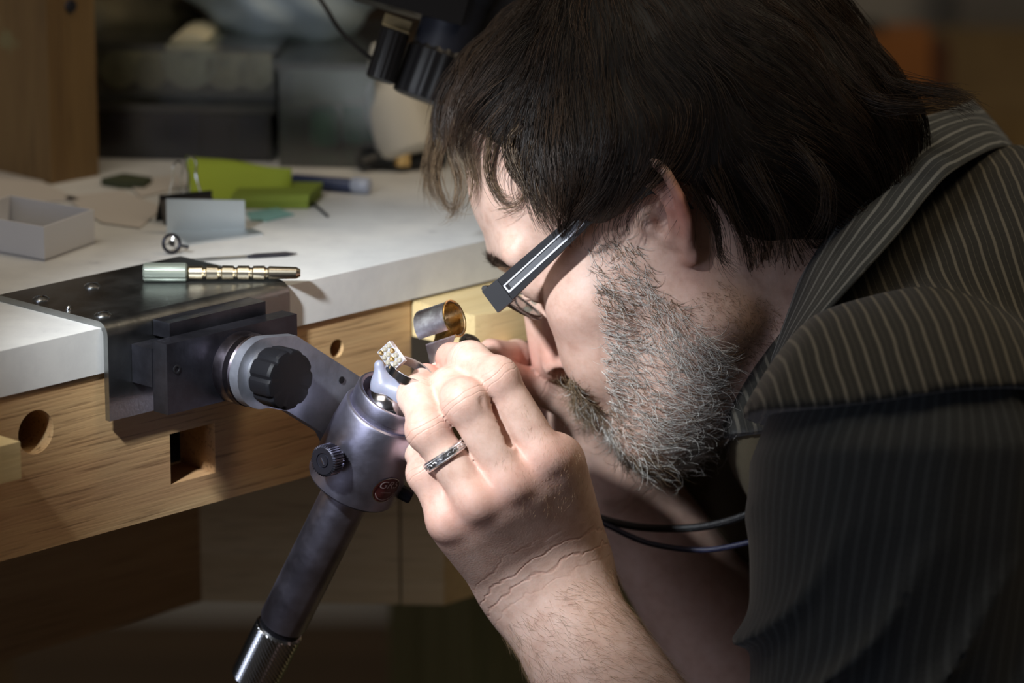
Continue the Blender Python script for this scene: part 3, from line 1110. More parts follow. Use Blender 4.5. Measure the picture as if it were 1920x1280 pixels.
mstm = beardm & (sh[:, 0] > 8.3) & (sh[:, 2] > -5.2)
br, bnr = on_mesh(beardm, 6600)
br2, bnr2 = on_mesh(mstm, 900)
br = np.vstack([br, br2]); bnr = np.vstack([bnr, bnr2])
bh = br @ HM
bxp, byp, _ = side_px(br)
dn = np.stack([-0.55 + 0 * bh[:, 0], 0 * bh[:, 0], -1.0 + 0 * bh[:, 0]], 1)
low = np.clip((byp - 650) / 150, 0, 1)[:, None]
dn = dn + np.array([-0.9, 0, 0.35]) * low
mus = (bh[:, 0] > 8.2) & (bh[:, 2] > -5.6)
dn[mus] = np.array([0.3, 0, -1.0]) + np.stack([0 * bh[mus, 0], np.sign(bh[mus, 1]) * .6, 0 * bh[mus, 0]], 1)
dn += rng.normal(0, .33, dn.shape)
ln = rng.uniform(.8, 1.7, len(br)) * np.where(byp < 520, .55, 1.0) * np.where(mus, 1.0, 1.0) * np.where(byp > 820, 1.15, 1)
pb = hairs(br, bnr, dn @ HM.T, ln, rng.uniform(.25, .9, len(br)), 7, .30)
white = rng.uniform(0, 1, len(br)); brownp = np.where(mus, .85, np.where(bh[:, 0] > 7.6, .5, np.where(byp < 600, .42, .16)))
isb = rng.uniform(0, 1, len(br)) < brownp
bc = np.where(isb[:, None], np.array([0.17, 0.115, 0.065])[None] * (0.5 + white[:, None]), np.array([0.74, 0.72, 0.68])[None] * (0.55 + .6 * white[:, None]))
beard = strands_mesh('beard', pb, rng.uniform(.011, .020, len(br)), bc, M_BEARD, person)
beard['kind'] = 'stuff'
sr, sn = on_mesh(stubm, 1500)
ps = hairs(sr, sn, rng.normal(0, .5, (1500, 3)) + h2q((-.4, 0, -1.0)), rng.uniform(.2, .45, 1500), rng.uniform(.3, 1, 1500), 4, .2)
strands_mesh('neck_stubble', ps, np.full(1500, .009), np.array([0.22, .14, .09])[None] * rng.uniform(.5, 1.8, (1500, 1)), M_BEARD, person)['kind'] = 'stuff'
# eyebrows
ebm = headm & (sh[:, 0] > 6.3) & (sh[:, 1] > .9) & (sh[:, 1] < 5.3) & (np.abs(sh[:, 2] - 4.35 + .27 * (sh[:, 1] - 1)) < .55 - .08 * (sh[:, 1] - 1))
er, en = on_mesh(ebm, 1300)
eh = er @ HM
ed = np.stack([-.5 + 0 * eh[:, 0], np.sign(eh[:, 1]) * 1.2, .35 - .4 * (eh[:, 2] - 4.3)], 1) + rng.normal(0, .3, (1300, 3))
pe = hairs(er, en, ed @ HM.T, rng.uniform(.35, .75, 1300), rng.uniform(.25, .7, 1300), 5, .12)
strands_mesh('eyebrow', pe, np.full(1300, .012), np.array([0.06, .042, .03])[None] * rng.uniform(.5, 2.2, (1300, 1)), M_HAIR, person)['kind'] = 'stuff'
# fine hairs on the near forearm and on the back of the hand
ax = unit(ELL_ - WRL); sA = (bv - WRL) @ ax
fam_ = (sA > 1.0) & (sA < 11) & (np.linalg.norm(bv - WRL - sA[:, None] * ax, axis=1) < 5.5) & (bn @ CF < .25)
fr_, fn_ = on_mesh(fam_, 2300)
pf = hairs(fr_, fn_, rng.normal(0, .35, (2300, 3)) + unit(CR * 1.0 - CU * .45)[None], rng.uniform(.5, 1.2, 2300), rng.uniform(.1, .45, 2300), 5, .12)
strands_mesh('arm_hair', pf, np.full(2300, .0055), np.array([0.30, .19, .11])[None] * rng.uniform(.4, 1.6, (2300, 1)), M_BEARD, person)['kind'] = 'stuff'
mh = near(bv, LH['index'][0][0], 3.0) & (bn @ CF < -.35) & (bn @ CR > -.2)
if mh.sum() > 50:
    fr_, fn_ = on_mesh(mh, 260)
    pf = hairs(fr_, fn_, rng.normal(0, .25, (260, 3)) + unit(-CU)[None], rng.uniform(.2, .4, 260), rng.uniform(.05, .25, 260), 4, .1)
    strands_mesh('hand_hair', pf, np.full(260, .005), np.array([0.40, .26, .15])[None] * rng.uniform(.6, 1.5, (260, 1)), M_BEARD, person)['kind'] = 'stuff'
# eyeballs under the lids
M_EYE = mat_plain('eye_white', (0.7, 0.66, 0.62), 0.15)
for sgn in (1, -1):
    bm = bmesh.new(); lathe(bm, q2w(h2q((6.5, sgn * 3.3, 1.9))), HM[:, 0], [(0.0, .002)] + [(.0095 - .0112 * math.cos(a) , .0112 * math.sin(a)) for a in np.linspace(.3, 3.0, 12)] + [(.0208, .0004)], 20)
    bm_obj('eyeball', bm, M_EYE, person, smooth=True)


# ---------------------------------------------------------------- clothes (children of the person)
def mat_stripes(name, base, line, per, width, soft=0.5, bumpy=0.25):
    m, t, b = nt(name)
    a = N(t, 'ShaderNodeAttribute', attribute_name='st')
    g = N(t, 'ShaderNodeNewGeometry')
    nz = N(t, 'ShaderNodeTexNoise', i_Scale=22.0, i_Detail=2.0)
    t.links.new(g.outputs['Position'], nz.inputs['Vector'])
    ad = N(t, 'ShaderNodeMath', operation='MULTIPLY_ADD'); ad.inputs[1].default_value = 0.55 * per
    t.links.new(nz.outputs[0], ad.inputs[0]); t.links.new(a.outputs['Fac'], ad.inputs[2])
    dv = N(t, 'ShaderNodeMath', operation='DIVIDE'); dv.inputs[1].default_value = per; t.links.new(ad.outputs[0], dv.inputs[0])
    fr = N(t, 'ShaderNodeMath', operation='FRACT'); t.links.new(dv.outputs[0], fr.inputs[0])
    r = rampn(t, fr.outputs[0], [(0.0, base), (0.5 - width, base), (0.5 - width * soft, line), (0.5 + width * soft, line), (0.5 + width, base), (0.93, base), (0.97, [(x + y) * .42 for x, y in zip(base, line)])])
    wv = N(t, 'ShaderNodeTexNoise', i_Scale=700.0, i_Detail=2.0)
    t.links.new(g.outputs['Position'], wv.inputs['Vector'])
    mx = N(t, 'ShaderNodeMix', data_type='RGBA', blend_type='MULTIPLY'); mx.inputs[0].default_value = 0.35
    t.links.new(r.outputs[0], mx.inputs[6]); t.links.new(wv.outputs[0], mx.inputs[7])
    t.links.new(mx.outputs[2], b.inputs['Base Color'])
    b.inputs['Roughness'].default_value = 0.85
    b.inputs['Specular IOR Level'].default_value = 0.2
    b.inputs['Sheen Weight'].default_value = 0.15
    bp = N(t, 'ShaderNodeBump', i_Strength=bumpy, i_Distance=0.0006)
    t.links.new(wv.outputs[0], bp.inputs['Height']); t.links.new(bp.outputs[0], b.inputs['Normal'])
    return m


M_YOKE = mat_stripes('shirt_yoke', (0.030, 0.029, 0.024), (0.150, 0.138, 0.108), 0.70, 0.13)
M_SLV = mat_stripes('shirt_sleeve', (0.028, 0.031, 0.032), (0.046, 0.051, 0.052), 0.66, 0.22)  # same cloth with dimmer stripes: the sleeve's shade is put into the colour
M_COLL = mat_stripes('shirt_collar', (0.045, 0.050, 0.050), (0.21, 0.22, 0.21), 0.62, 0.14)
M_TEE = mat_plain('undershirt', (0.075, 0.060, 0.035), 0.9, bump=0.3, bscale=600)

NKM = unit(CR * 0.84 - CU * 0.55)
NKC = Q(1600, 515, 1.985) - NKM * 2.2
ARMX = unit(ELL_ - SHL)
SEAM = Q(1690, 745, 1.74)
SEAMN = unit(-CU * 1.0 + CR * 0.02 - CF * 0.10)


def folds(p, amp, freq, ax, drift):
    t = p @ np.array(ax, np.float32)
    w = p @ np.array(drift, np.float32)
    return amp * np.sin(t * freq + np.sin(w * .22) * 1.0 + 0.35 * np.sin(w * .6 + 1.0))


def f_yoke(p):
    p = p.astype(np.float32)
    d = f_torso(p) - 1.0
    d = smin(d, sph(p, SHL + ARMX * .5 + CR * .4, 8.35), 4.5)
    d = d - folds(p, .10, .9, unit(CR + CU * .3), unit(CF + CU))
    d = smax(d, -(p - np.array(NKC, np.float32)) @ np.array(NKM, np.float32) + 0.0, .8)
    pl = (p - np.array(SEAM, np.float32)) @ np.array(SEAMN, np.float32)
    pl = pl - 0.35 * np.sin((p @ np.array(CR, np.float32)) * .35)
    d = smax(d, pl, .25)
    return d


def f_sleeve(p):
    p = p.astype(np.float32)
    d = cone(p, SHL - ARMX * 2, Q(1670, 2050, 1.84), 7.6, 7.6)
    fd = unit(CR * .88 - CU * .48)
    low = np.clip(((p - np.array(SHL, np.float32)) @ np.array(ARMX, np.float32) - 1) / 8, 0, 1)
    d = d - low * 1.05 * (1 - np.abs(folds(p, 1.0, .85, fd, unit(CU * 1.0 + CR * .5)))) ** 2 + low * .35
    d = d - folds(p, .07, 1.7, unit(CR + CF * .4), unit(CU))
    pl = -((p - np.array(SEAM, np.float32)) @ np.array(SEAMN, np.float32)) - 1.2
    d = d + .9 * np.clip(1 - (-pl - 1.2 - .2) / 2.2, 0, 1)
    d = smax(d, pl, .4)
    return d


def f_sleeve_far(p):
    p = p.astype(np.float32)
    d = cone(p, SHR - unit(ELR - SHR) * 1, SHR + (ELR - SHR) * .62, 8.4, 7.4)
    d = smin(d, sph(p, Q(1400, 935, 2.12), 7.0), 3)
    return d - folds(p, .35, .8, unit(CU + CR * .3), unit(CR))


def f_shirt_back(p):
    p = p.astype(np.float32)
    d = f_torso(p) - .6
    return smax(d, -(p - np.array(NKC, np.float32)) @ np.array(NKM, np.float32) + 6.0, .8)


def f_tee(p):
    p = p.astype(np.float32)
    d = f_torso(p) - .3 - folds(p, .10, 1.1, unit(CU + CR * .4), unit(CR))
    return smax(d, -(p - np.array(NKC, np.float32)) @ np.array(NKM, np.float32) + 1.0, .8)


def cloth(name, f, c, half, h, mat, st, parent, kind=None, label=None):
    v, q = surface_nets(f, np.array(c) - half, np.array(c) + half, h, B=10)
    n = q_normals(v, q)
    e = .3
    g = f((v[:400] + n[:400] * e).astype(np.float32)) - f((v[:400] - n[:400] * e).astype(np.float32))
    if g.sum() < 0: q = q[:, ::-1]
    me = np_mesh(name, q2w(v), q)
    at = me.attributes.new('st', 'FLOAT', 'POINT'); at.data.foreach_set('value', st(v).astype(np.float32))
    o = link(name, me, mat, parent)
    if label: o['label'] = label
    return o


def st_yoke(v):
    x = v @ CR; y = v @ CU
    r = np.linalg.norm(v - Q(1000, 1500, 1.8), axis=1)
    return x * .98 + y * .20 - 0.004 * (y + 2) ** 2


def st_sleeve(v):
    r = v - SHL; r = r - (r @ ARMX)[:, None] * ARMX
    u, w = perp(ARMX, CF)
    return np.arctan2(r @ w, -(r @ u)) * 7.6


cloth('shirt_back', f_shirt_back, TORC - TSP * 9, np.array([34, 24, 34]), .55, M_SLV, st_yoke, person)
cloth('undershirt', f_tee, TORC, np.array([24, 24, 24]), .5, M_TEE, lambda v: v[:, 0], person)
cloth('shirt_yoke', f_yoke, Q(1780, 560, 1.9), np.array([19, 26, 17]), .3, M_YOKE, st_yoke, person)
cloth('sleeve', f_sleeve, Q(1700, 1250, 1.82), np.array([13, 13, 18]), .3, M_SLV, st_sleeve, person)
cloth('sleeve', f_sleeve_far, (SHR + ELR) / 2, np.array([14, 14, 18]), .5, M_TEE, lambda v: v[:, 0], person, label='olive brown far sleeve')

IN = [(1822, 188, 2.045), (1780, 206, 2.01), (1700, 236, 1.965), (1630, 300, 1.93), (1580, 367, 1.908), (1547, 427, 1.895), (1507, 510, 1.885), (1480, 584, 1.882), (1453, 660, 1.888), (1424, 745, 1.905), (1408, 806, 1.925)]
OUTC = [(1935, 330, 2.03), (1885, 275, 1.96), (1790, 318, 1.885), (1740, 366, 1.865), (1690, 430, 1.848), (1650, 475, 1.838), (1600, 530, 1.830), (1545, 590, 1.828), (1493, 655, 1.838), (1447, 740, 1.87), (1414, 812, 1.91)]
ip = spline([Q(*a) for a in IN], 60); op = spline([Q(*a) for a in OUTC], 60)
rows = []
tt = np.linspace(0, 1, 16)
for t in tt:
    bulge = -CF * (math.sin(math.pi * t) * 0.35) + CU * (math.sin(math.pi * t) * 0.25)
    rows.append(ip * (1 - t) + op * t + bulge)
rows = np.stack(rows)
rows += (np.sin(np.linspace(0, 22, 60))[None, :, None] * .03) * CF
cme = grid_mesh('shirt_collar', q2w(rows))
at = cme.attributes.new('st', 'FLOAT', 'POINT'); at.data.foreach_set('value', np.repeat(tt * 3.5, 60).astype(np.float32))
coll = link('shirt_collar', cme, M_COLL, person)
sm = coll.modifiers.new('thick', 'SOLIDIFY'); sm.thickness = 0.0016; sm.offset = 0
# the stand the collar folds over, hidden side in its shade
rows = []
for t in np.linspace(0, 1, 6):
    rows.append((ip * (1 - t) + (ip + (op - ip) * .35 + CF * 1.2) * t)[:38])
sme = grid_mesh('collar_stand', q2w(np.stack(rows)))
at = sme.attributes.new('st', 'FLOAT', 'POINT'); at.data.foreach_set('value', np.zeros(228, np.float32))
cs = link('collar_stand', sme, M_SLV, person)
sm = cs.modifiers.new('thick', 'SOLIDIFY'); sm.thickness = 0.0012; sm.offset = 0

# ---------------------------------------------------------------- metals and plastics
M_STEEL_D = mat_plain('blackened_steel', (0.05, 0.05, 0.062), 0.36, 0.85, bump=0.1, bscale=300, var=.35, vscale=60)
M_STEEL_P = mat_plain('worn_gunmetal', (0.38, 0.37, 0.47), 0.38, 1.0, bump=0.06, bscale=350, var=.25, vscale=45)
M_STEEL_B = mat_plain('brushed_steel', (0.30, 0.31, 0.31), 0.33, 1.0, bump=0.12, bscale=500, var=.15, vscale=40)
M_CHROME = mat_plain('bright_steel', (0.72, 0.74, 0.76), 0.18, 1.0)
M_SILVER = mat_plain('silver', (0.86, 0.82, 0.84), 0.3, 1.0, var=.3, vscale=500)
M_INLAY = mat_plain('silver_inlay', (0.85, 0.86, 0.88), 0.35, 0.5)
M_GOLD = mat_plain('gold', (0.95, 0.64, 0.28), 0.28, 1.0, var=.12, vscale=300)
M_ROSE = mat_plain('rose_gold', (0.95, 0.84, 0.90), 0.34, 1.0, var=.3, vscale=200)
M_BLACK = mat_plain('black_plastic', (0.010, 0.010, 0.012), 0.42)
M_BLACKG = mat_plain('black_gloss', (0.012, 0.013, 0.02), 0.2)
M_RUBBER = mat_plain('black_rubber', (0.012, 0.012, 0.014), 0.6)

# ---------------------------------------------------------------- glasses
gl = thing('glasses', 'rectangular dark framed glasses low on the man\'s nose with silver inlaid temples', 'glasses', q2w(h2q((9.5, 0, 2.0))))
hw = lambda p: q2w(h2q(p))
LENS = [(6.75, 0.05), (6.6, .9), (6.0, 1.65), (5.0, 2.15), (3.9, 2.35), (2.8, 2.3), (2.0, 1.9), (1.55, 1.2), (1.4, .4), (1.7, -.1), (3.0, -.25), (5.0, -.2)]


def lens_pt(y, dn, sg=1, fx=0.0):
    ay = abs(y)
    return (9.15 + (6.75 - ay) * .16 - .42 * dn + fx, sg * ay, 2.5 - dn * .93)


for sg in (1, -1):
    loop = spline([lens_pt(y, dn, sg) for y, dn in LENS + LENS[:1]], 60)[:-1]
    bm = bmesh.new(); tube(bm, [hw(p) for p in loop], 0.0012, 8, closed=True)
    bm_obj('rim', bm, M_STEEL_B, gl, smooth=True, auto=1.2)
    bm = bmesh.new()
    prism(bm, [hw((p[0] - .06, p[1], p[2])) for p in loop], HM[:, 0] * 0.0012)
    mg = mat_pane('lens_glass', (0.96, 0.98, 0.93), .0, .02) if sg == 1 else mg
    bm_obj('lens', bm, mg, gl)
    top = spline([lens_pt(y, -.22, sg) for y in (6.9, 5.5, 4, 2.5, 1.4)], 14)
    bm = bmesh.new(); tube(bm, [hw(p) for p in top], 0.0016, 8)
    bm_obj('brow_bar', bm, M_BLACK, gl, smooth=True)
    # end piece and temple
    bm = bmesh.new()
    box_frame(bm, hw((8.75, sg * 7.0, 2.02)), unit(HM @ [1, 0, -.10]), HM[:, 1], unit(HM @ [.1, 0, 1]), .0050, .0022, .0066)
    bm_obj('end_piece', bm, M_BLACK, gl, bevel=0.0006)
    a = np.array((8.25, sg * 7.02, 2.10)); c = np.array((2.6, sg * 7.55, 2.95)); e2 = np.array((-.9, sg * 7.75, 2.4))
    ax_ = unit(HM @ (c - a)); lt = HM[:, 1] * sg; up_ = unit(np.cross(ax_, lt)); up_ = up_ if up_ @ HM[:, 2] > 0 else -up_
    lt = np.cross(up_, ax_); lt = lt if lt @ (HM[:, 1] * sg) > 0 else -lt
    bm = bmesh.new()
    A_, C_, E_ = hw(a), hw(c), hw(e2)
    h0, h1, w_ = .0062, .0045, .0014
    rr = [[A_ + up_ * h0, A_ - up_ * h0], [C_ + up_ * h1, C_ - up_ * h1], [E_ + up_ * .003, E_ - up_ * .003], [hw((-2.2, sg * 7.6, 0.6)) + up_ * .002, hw((-2.2, sg * 7.6, 0.6)) - up_ * .002]]
    vs = [[bm.verts.new(Vector(p + lt * s_ * w_)) for p in (r_[0], r_[1]) for s_ in (1, -1)] for r_ in rr]
    for i in range(3):
        p0, p1 = vs[i], vs[i + 1]
        for x, y in ((0, 1), (1, 3), (3, 2), (2, 0)): bm.faces.new((p0[x], p0[y], p1[y], p1[x]))
    bm.faces.new((vs[0][0], vs[0][2], vs[0][3], vs[0][1])); bm.faces.new((vs[3][0], vs[3][1], vs[3][3], vs[3][2]))
    tp = bm_obj('temple', bm, M_BLACK, gl, bevel=0.0004)
    L_ = np.linalg.norm(C_ - A_)
    for (f0, f1, off, hh) in ((0.02, .90, .0018, .00035), (0.02, .96, -.0026, .00045)):
        bm = bmesh.new()
        box_frame(bm, A_ + (C_ - A_) * (f0 + f1) / 2 + up_ * off * .9 + lt * (w_ + .0001), ax_, lt, up_, L_ * (f1 - f0) / 2, .0003, hh)
        s1 = bm_obj('silver_inlay', bm, M_INLAY, tp)
    bm = bmesh.new()
    box_frame(bm, A_ + (C_ - A_) * .02 - up_ * .0004 + lt * (w_ + .0001), ax_, lt, up_, .0004, .0003, .0023)
    bm_obj('silver_inlay', bm, M_INLAY, tp)
    bm = bmesh.new()
    box_frame(bm, A_ + (C_ - A_) * .5 - up_ * .0006 + lt * (w_), ax_, lt, up_, L_ * .44, .0002, .0014)
    bm_obj('grey_inlay', bm, mat_plain('grey_inlay', (.16, .165, .17), .35, .6), tp)
    bm = bmesh.new(); tube(bm, [hw(p) for p in spline([(9.75, sg * 1.45, 2.1), (9.3, sg * 1.7, 1.9), (9.0, sg * 1.35, 1.5)], 10)], .0005, 6)
    bm_obj('pad_arm', bm, M_CHROME, gl, smooth=True)
    bm = bmesh.new()
    pc = hw((9.0, sg * 1.2, 1.35)); pax = unit(HM @ [.3, sg * -.9, .1])
    lathe(bm, pc - pax * .0012, pax, [(0, .0008), (.0006, .0028), (.0016, .0030), (.0024, .001)], 16)
    bm_obj('nose_pad', bm, mat_plain('clear_silicone', (.75, .72, .6), .15, trans=.6), gl, smooth=True)
bm = bmesh.new(); tube(bm, [hw(p) for p in spline([lens_pt(1.45, .1), (10.25, .7, 2.75), (10.3, 0, 2.85), (10.25, -.7, 2.75), lens_pt(1.45, .1, -1)], 16)], .0011, 8)
bm_obj('bridge', bm, M_STEEL_B, gl, smooth=True)

# ---------------------------------------------------------------- wedding ring
rp, rrs = LH['ring']
ra = unit(rp[1] - rp[0]); rc = rp[0] + (rp[1] - rp[0]) * .64
ring = thing('finger_ring', 'engraved silver wedding band on the near hand\'s ring finger', 'ring', q2w(rc))
bm = bmesh.new()
R1 = 0.0112
prof = [(-.0023, R1 - .0008), (-.0024, R1), (-.0017, R1 + .0006), (-.0013, R1 + .0001), (.0013, R1 + .0001), (.0017, R1 + .0006), (.0024, R1), (.0023, R1 - .0008)]
lathe(bm, q2w(rc), ra, prof + [prof[0]], 64, False, False)
bm_obj('band', bm, M_SILVER, ring, smooth=True, auto=.5)
bm = bmesh.new()
u, v = perp(ra)
for k in range(44):
    th = 2 * math.pi * k / 44
    dr = u * math.cos(th) + v * math.sin(th); tn = np.cross(ra, dr)
    w_ = unit(tn + ra * (.9 if k % 2 else -.9))
    box_frame(bm, q2w(rc) + dr * (R1 + .0003), w_, dr, np.cross(w_, dr), .00075, .0003, .00022)
eng = bm_obj('engraving', bm, M_SILVER, ring)

# ---------------------------------------------------------------- the rolled gold strip in the fingers
gs = thing('metal_strip', 'polished gold strip rolled into a loop, pinched in the fingers', 'metal strip', P(833, 640, 1.905))
sa = unit(CR * .80 + CU * .26 - CF * .52)
su = unit(CU * .93 - CR * .22 + CF * .05); su = unit(su - sa * (su @ sa)); sv = np.cross(sa, su)
if sv @ CF < 0: sv = -sv
lc = P(824, 606, 1.905); LR = .0092; wid = .0185
path = []
for th in np.linspace(-110, 215, 44):
    r_ = math.radians(th)
    path.append(lc + su * math.sin(r_) * LR + sv * math.cos(r_) * LR)
start = path[0]
tail = [start + (P(822, 695, 1.912) - start) * t for t in np.linspace(1, 0, 9)[:-1]]
path = np.array(tail + path)
rows = []
for side, off in ((0, 0), (1, 0), (1, .0007), (0, .0007), (0, 0)):
    row = []
    for i, p in enumerate(path):
        tpr = min(1.0, .42 + .58 * i / 8) if i < 9 else 1.0
        rad = unit(p - lc - sa * ((p - lc) @ sa)) if i >= 8 else unit(path[9] - lc)
        row.append(p + sa * (wid * (side - .5) * tpr) - rad * off)
    rows.append(row)
bm = bmesh.new()
vv = [[bm.verts.new(Vector(p)) for p in r_] for r_ in rows[:4]]
for i in range(len(path) - 1):
    for j in range(4):
        bm.faces.new((vv[j][i], vv[(j + 1) % 4][i], vv[(j + 1) % 4][i + 1], vv[j][i + 1]))
bm.faces.new([vv[j][0] for j in range(4)]); bm.faces.new([vv[j][-1] for j in range(4)][::-1])
bm_obj('rolled_strip', bm, M_ROSE, gs, smooth=True, auto=.7)
bm = bmesh.new()
rimp = [p + sa * wid / 2 for p in path[8:]]
tube(bm, rimp, .0005, 6)
bm_obj('gold_edge', bm, M_GOLD, gs, smooth=True)
# gold lining of the loop
bm = bmesh.new()
ins = []
for side in (0, 1):
    ins.append([bm.verts.new(Vector(p + sa * (wid * .98 * (side - .5)) - unit(p - lc) * .0009)) for p in path[10:]])
for i in range(len(ins[0]) - 1): bm.faces.new((ins[0][i], ins[1][i], ins[1][i + 1], ins[0][i + 1]))
bm_obj('gold_lining', bm, M_GOLD, gs, smooth=True)

# small steel tool in the far hand
bt = thing('graver', 'small grey steel tool tip held by the far hand\'s fingertips', 'tool', P(885, 640, 1.935))
bm = bmesh.new()
ta = P(868, 634, 1.925); tb = P(985, 722, 1.99)
lathe(bm, ta, unit(tb - ta), [(0, .0012), (.003, .0036), (.008, .0046), (.011, .0046), (.0125, .0034), (.03, .0030), (.032, .0036), (.045, .0036)], 20)
bm_obj('shaft', bm, mat_plain('grey_steel_tool', (.20, .21, .20), .35, .8), bt, smooth=True)

# ---------------------------------------------------------------- cords hanging across the lap
for pts, lab, colr in (([(1085, 955, 2.00), (1130, 973, 1.985), (1200, 988, 1.975), (1290, 990, 1.965), (1360, 978, 1.955), (1440, 950, 1.945)], 'thick black cord above the thinner blue cord, wrist to sleeve', (0.004, 0.004, 0.005)),
                       ([(1085, 958, 1.995), (1140, 985, 1.98), (1210, 1016, 1.965), (1290, 1030, 1.955), (1350, 1028, 1.95), (1440, 1008, 1.945)], 'thin dark blue woven cord below the black one', (0.010, 0.011, 0.035))):
    bm = bmesh.new(); pp = spline([P(*a) for a in pts], 60)
    tube(bm, pp, .0021 if 'thick' in lab else .0015, 10)
    o = bm_obj('cord', bm, mat_plain('cord', colr, .5, bump=.5, bscale=900, stretch=(1, 1, 1)), smooth=True)
    setp(o, lab, 'cord')


# ---------------------------------------------------------------- the jeweller's bench
OAK = mat_wood('oak_apron', (0.38, 0.205, 0.10), (0.51, 0.315, 0.15), (0.66, 0.47, 0.24), EV, 1.0, .5, .55, blotch=(9, (0.26, 0.12, 0.05), .70))
PINE = mat_wood('pale_pine', (0.50, 0.36, 0.16), (0.62, 0.47, 0.23), (0.72, 0.58, 0.32), EV, .9, .5, .2)
BOARD = mat_wood('brown_board', (0.34, 0.21, 0.09), (0.46, 0.30, 0.14), (0.56, 0.39, 0.19), unit(EV * .9 - ZV * .02), .8, .55, .35)
CROSSW = mat_wood('cross_board', (0.42, 0.30, 0.15), (0.56, 0.42, 0.22), (0.66, 0.52, 0.30), CR, .8, .55, .3)
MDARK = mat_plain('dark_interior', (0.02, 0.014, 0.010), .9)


def mat_laminate():
    m, t, b = nt('white_laminate')
    g = N(t, 'ShaderNodeNewGeometry')
    n = N(t, 'ShaderNodeTexNoise', i_Scale=38.0, i_Detail=6.0, i_Roughness=.7)
    t.links.new(g.outputs['Position'], n.inputs['Vector'])
    r = rampn(t, n.outputs[0], [(.27, (.40, .40, .41)), (.36, (.60, .60, .59)), (.62, (.68, .68, .66))])
    t.links.new(r.outputs[0], b.inputs['Base Color'])
    b.inputs['Roughness'].default_value = .42
    return m


M_TOP = mat_laminate()
SLABZ = on_n(0, 745, 0)[1]
APZ = on_n(0, 1055, 0)[1]
E_END = on_n(774, 640, 0)[0]
print('slab', SLABZ, 'apron bottom', APZ, 'apron end', E_END)
bench = thing('workbench', 'jeweller\'s workbench with white top and pale wooden front', 'workbench', (B0[0], B0[1], 0.0))
bm = bmesh.new(); bbox_bench(bm, -1.1, .62, -0.95, 0.0, SLABZ, 0.0)
bm_obj('worktop', bm, M_TOP, bench, bevel=.0012)


def cut(ob, cutters):
    for c in cutters:
        md = ob.modifiers.new('b', 'BOOLEAN'); md.object = c; md.solver = 'EXACT'; md.operation = 'DIFFERENCE'
    dg = bpy.context.evaluated_depsgraph_get(); dg.update()
    me = bpy.data.meshes.new_from_object(ob.evaluated_get(dg))
    ob.modifiers.clear(); ob.data = me
    for c in cutters: bpy.data.objects.remove(c, do_unlink=True)


bm = bmesh.new(); bbox_bench(bm, -1.1, E_END, -0.028, -0.0015, APZ, SLABZ)
apron = bm_obj('apron_board', bm, OAK, bench, bevel=.0008)
cuts = []
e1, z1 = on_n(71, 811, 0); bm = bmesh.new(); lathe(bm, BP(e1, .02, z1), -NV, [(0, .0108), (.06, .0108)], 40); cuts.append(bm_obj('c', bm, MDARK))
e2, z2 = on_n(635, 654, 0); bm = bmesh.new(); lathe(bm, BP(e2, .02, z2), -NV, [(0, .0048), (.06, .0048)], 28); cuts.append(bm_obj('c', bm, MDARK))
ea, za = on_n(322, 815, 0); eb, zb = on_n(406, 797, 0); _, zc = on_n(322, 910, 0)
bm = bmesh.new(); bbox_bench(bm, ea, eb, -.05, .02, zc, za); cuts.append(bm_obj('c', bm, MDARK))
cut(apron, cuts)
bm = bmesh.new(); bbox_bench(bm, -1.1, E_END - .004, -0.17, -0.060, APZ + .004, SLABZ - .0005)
bm_obj('dark_filler', bm, MDARK, bench)  # near-black block added for the dark seen through the apron holes
# wooden peg at the left edge of the frame
pe, pz = on_n(10, 835, .0)
ew, _ = on_n(38, 830, 0.022)
bm = bmesh.new(); bbox_bench(bm, ew - .055, ew, -.002, .022, pz - .010, pz + .008)
bm_obj('wooden_peg', bm, PINE, bench, bevel=.0008)
# apron continues beyond the notch, and the bench pin sits in it
bm = bmesh.new(); bbox_bench(bm, E_END + .17, .62, -0.03, -0.0015, APZ, SLABZ)
bm_obj('apron_board', bm, OAK, bench, bevel=.0008)
bm = bmesh.new(); bbox_bench(bm, E_END - .003, E_END + .18, -0.20, -0.185, APZ, SLABZ - .001)
bm_obj('notch_back', bm, BOARD, bench)
# lower boards under the apron
LN = -.18
e0l, zl = on_n(0, 1240, LN)
ecn, _ = on_n(378, 1130, LN)
bm = bmesh.new(); bbox_bench(bm, -1.1, ecn, LN - .02, LN, zl, APZ - .0005)
bm_obj('lower_board', bm, BOARD, bench)
c0 = BP(ecn, LN, 0)
d0 = (c0 - CAM) @ CF
def zpx(px, py, d):
    return P(px, py, d)
# the cross board faces the viewer; three joined pieces
X1 = unit(np.array([1.0, -.05, 0]))
def along(px):
    r = ray(px, 1000); A = np.array([[X1[0], -r[0]], [X1[1], -r[1]]]); s = np.linalg.solve(A, (CAM - c0)[:2]); return s[0]
s1, s2 = along(750), along(832)
zt = APZ - .0005
for a0, a1, th in ((0, s1 - .0006, .02), (s1 + .0006, s2, .021)):
    bm = bmesh.new()
    p0 = c0 + X1 * a0; p1 = c0 + X1 * a1; back = np.array([.05, 1, 0]) * th
    hexa(bm, [np.array([*q[:2], B0[2] + z]) for z in (zl, zt) for q in (p0, p1, p1 + back, p0 + back)])
    bm_obj('cross_board', bm, CROSSW, bench, bevel=.0006)
p0 = c0 + X1 * s2; p1 = p0 + EV * .30; back = -NV * .02
bm = bmesh.new(); hexa(bm, [np.array([*q[:2], B0[2] + z]) for z in (zl, zt) for q in (p0, p1, p1 + back, p0 + back)])
bm_obj('cross_board', bm, CROSSW, bench, bevel=.0006)
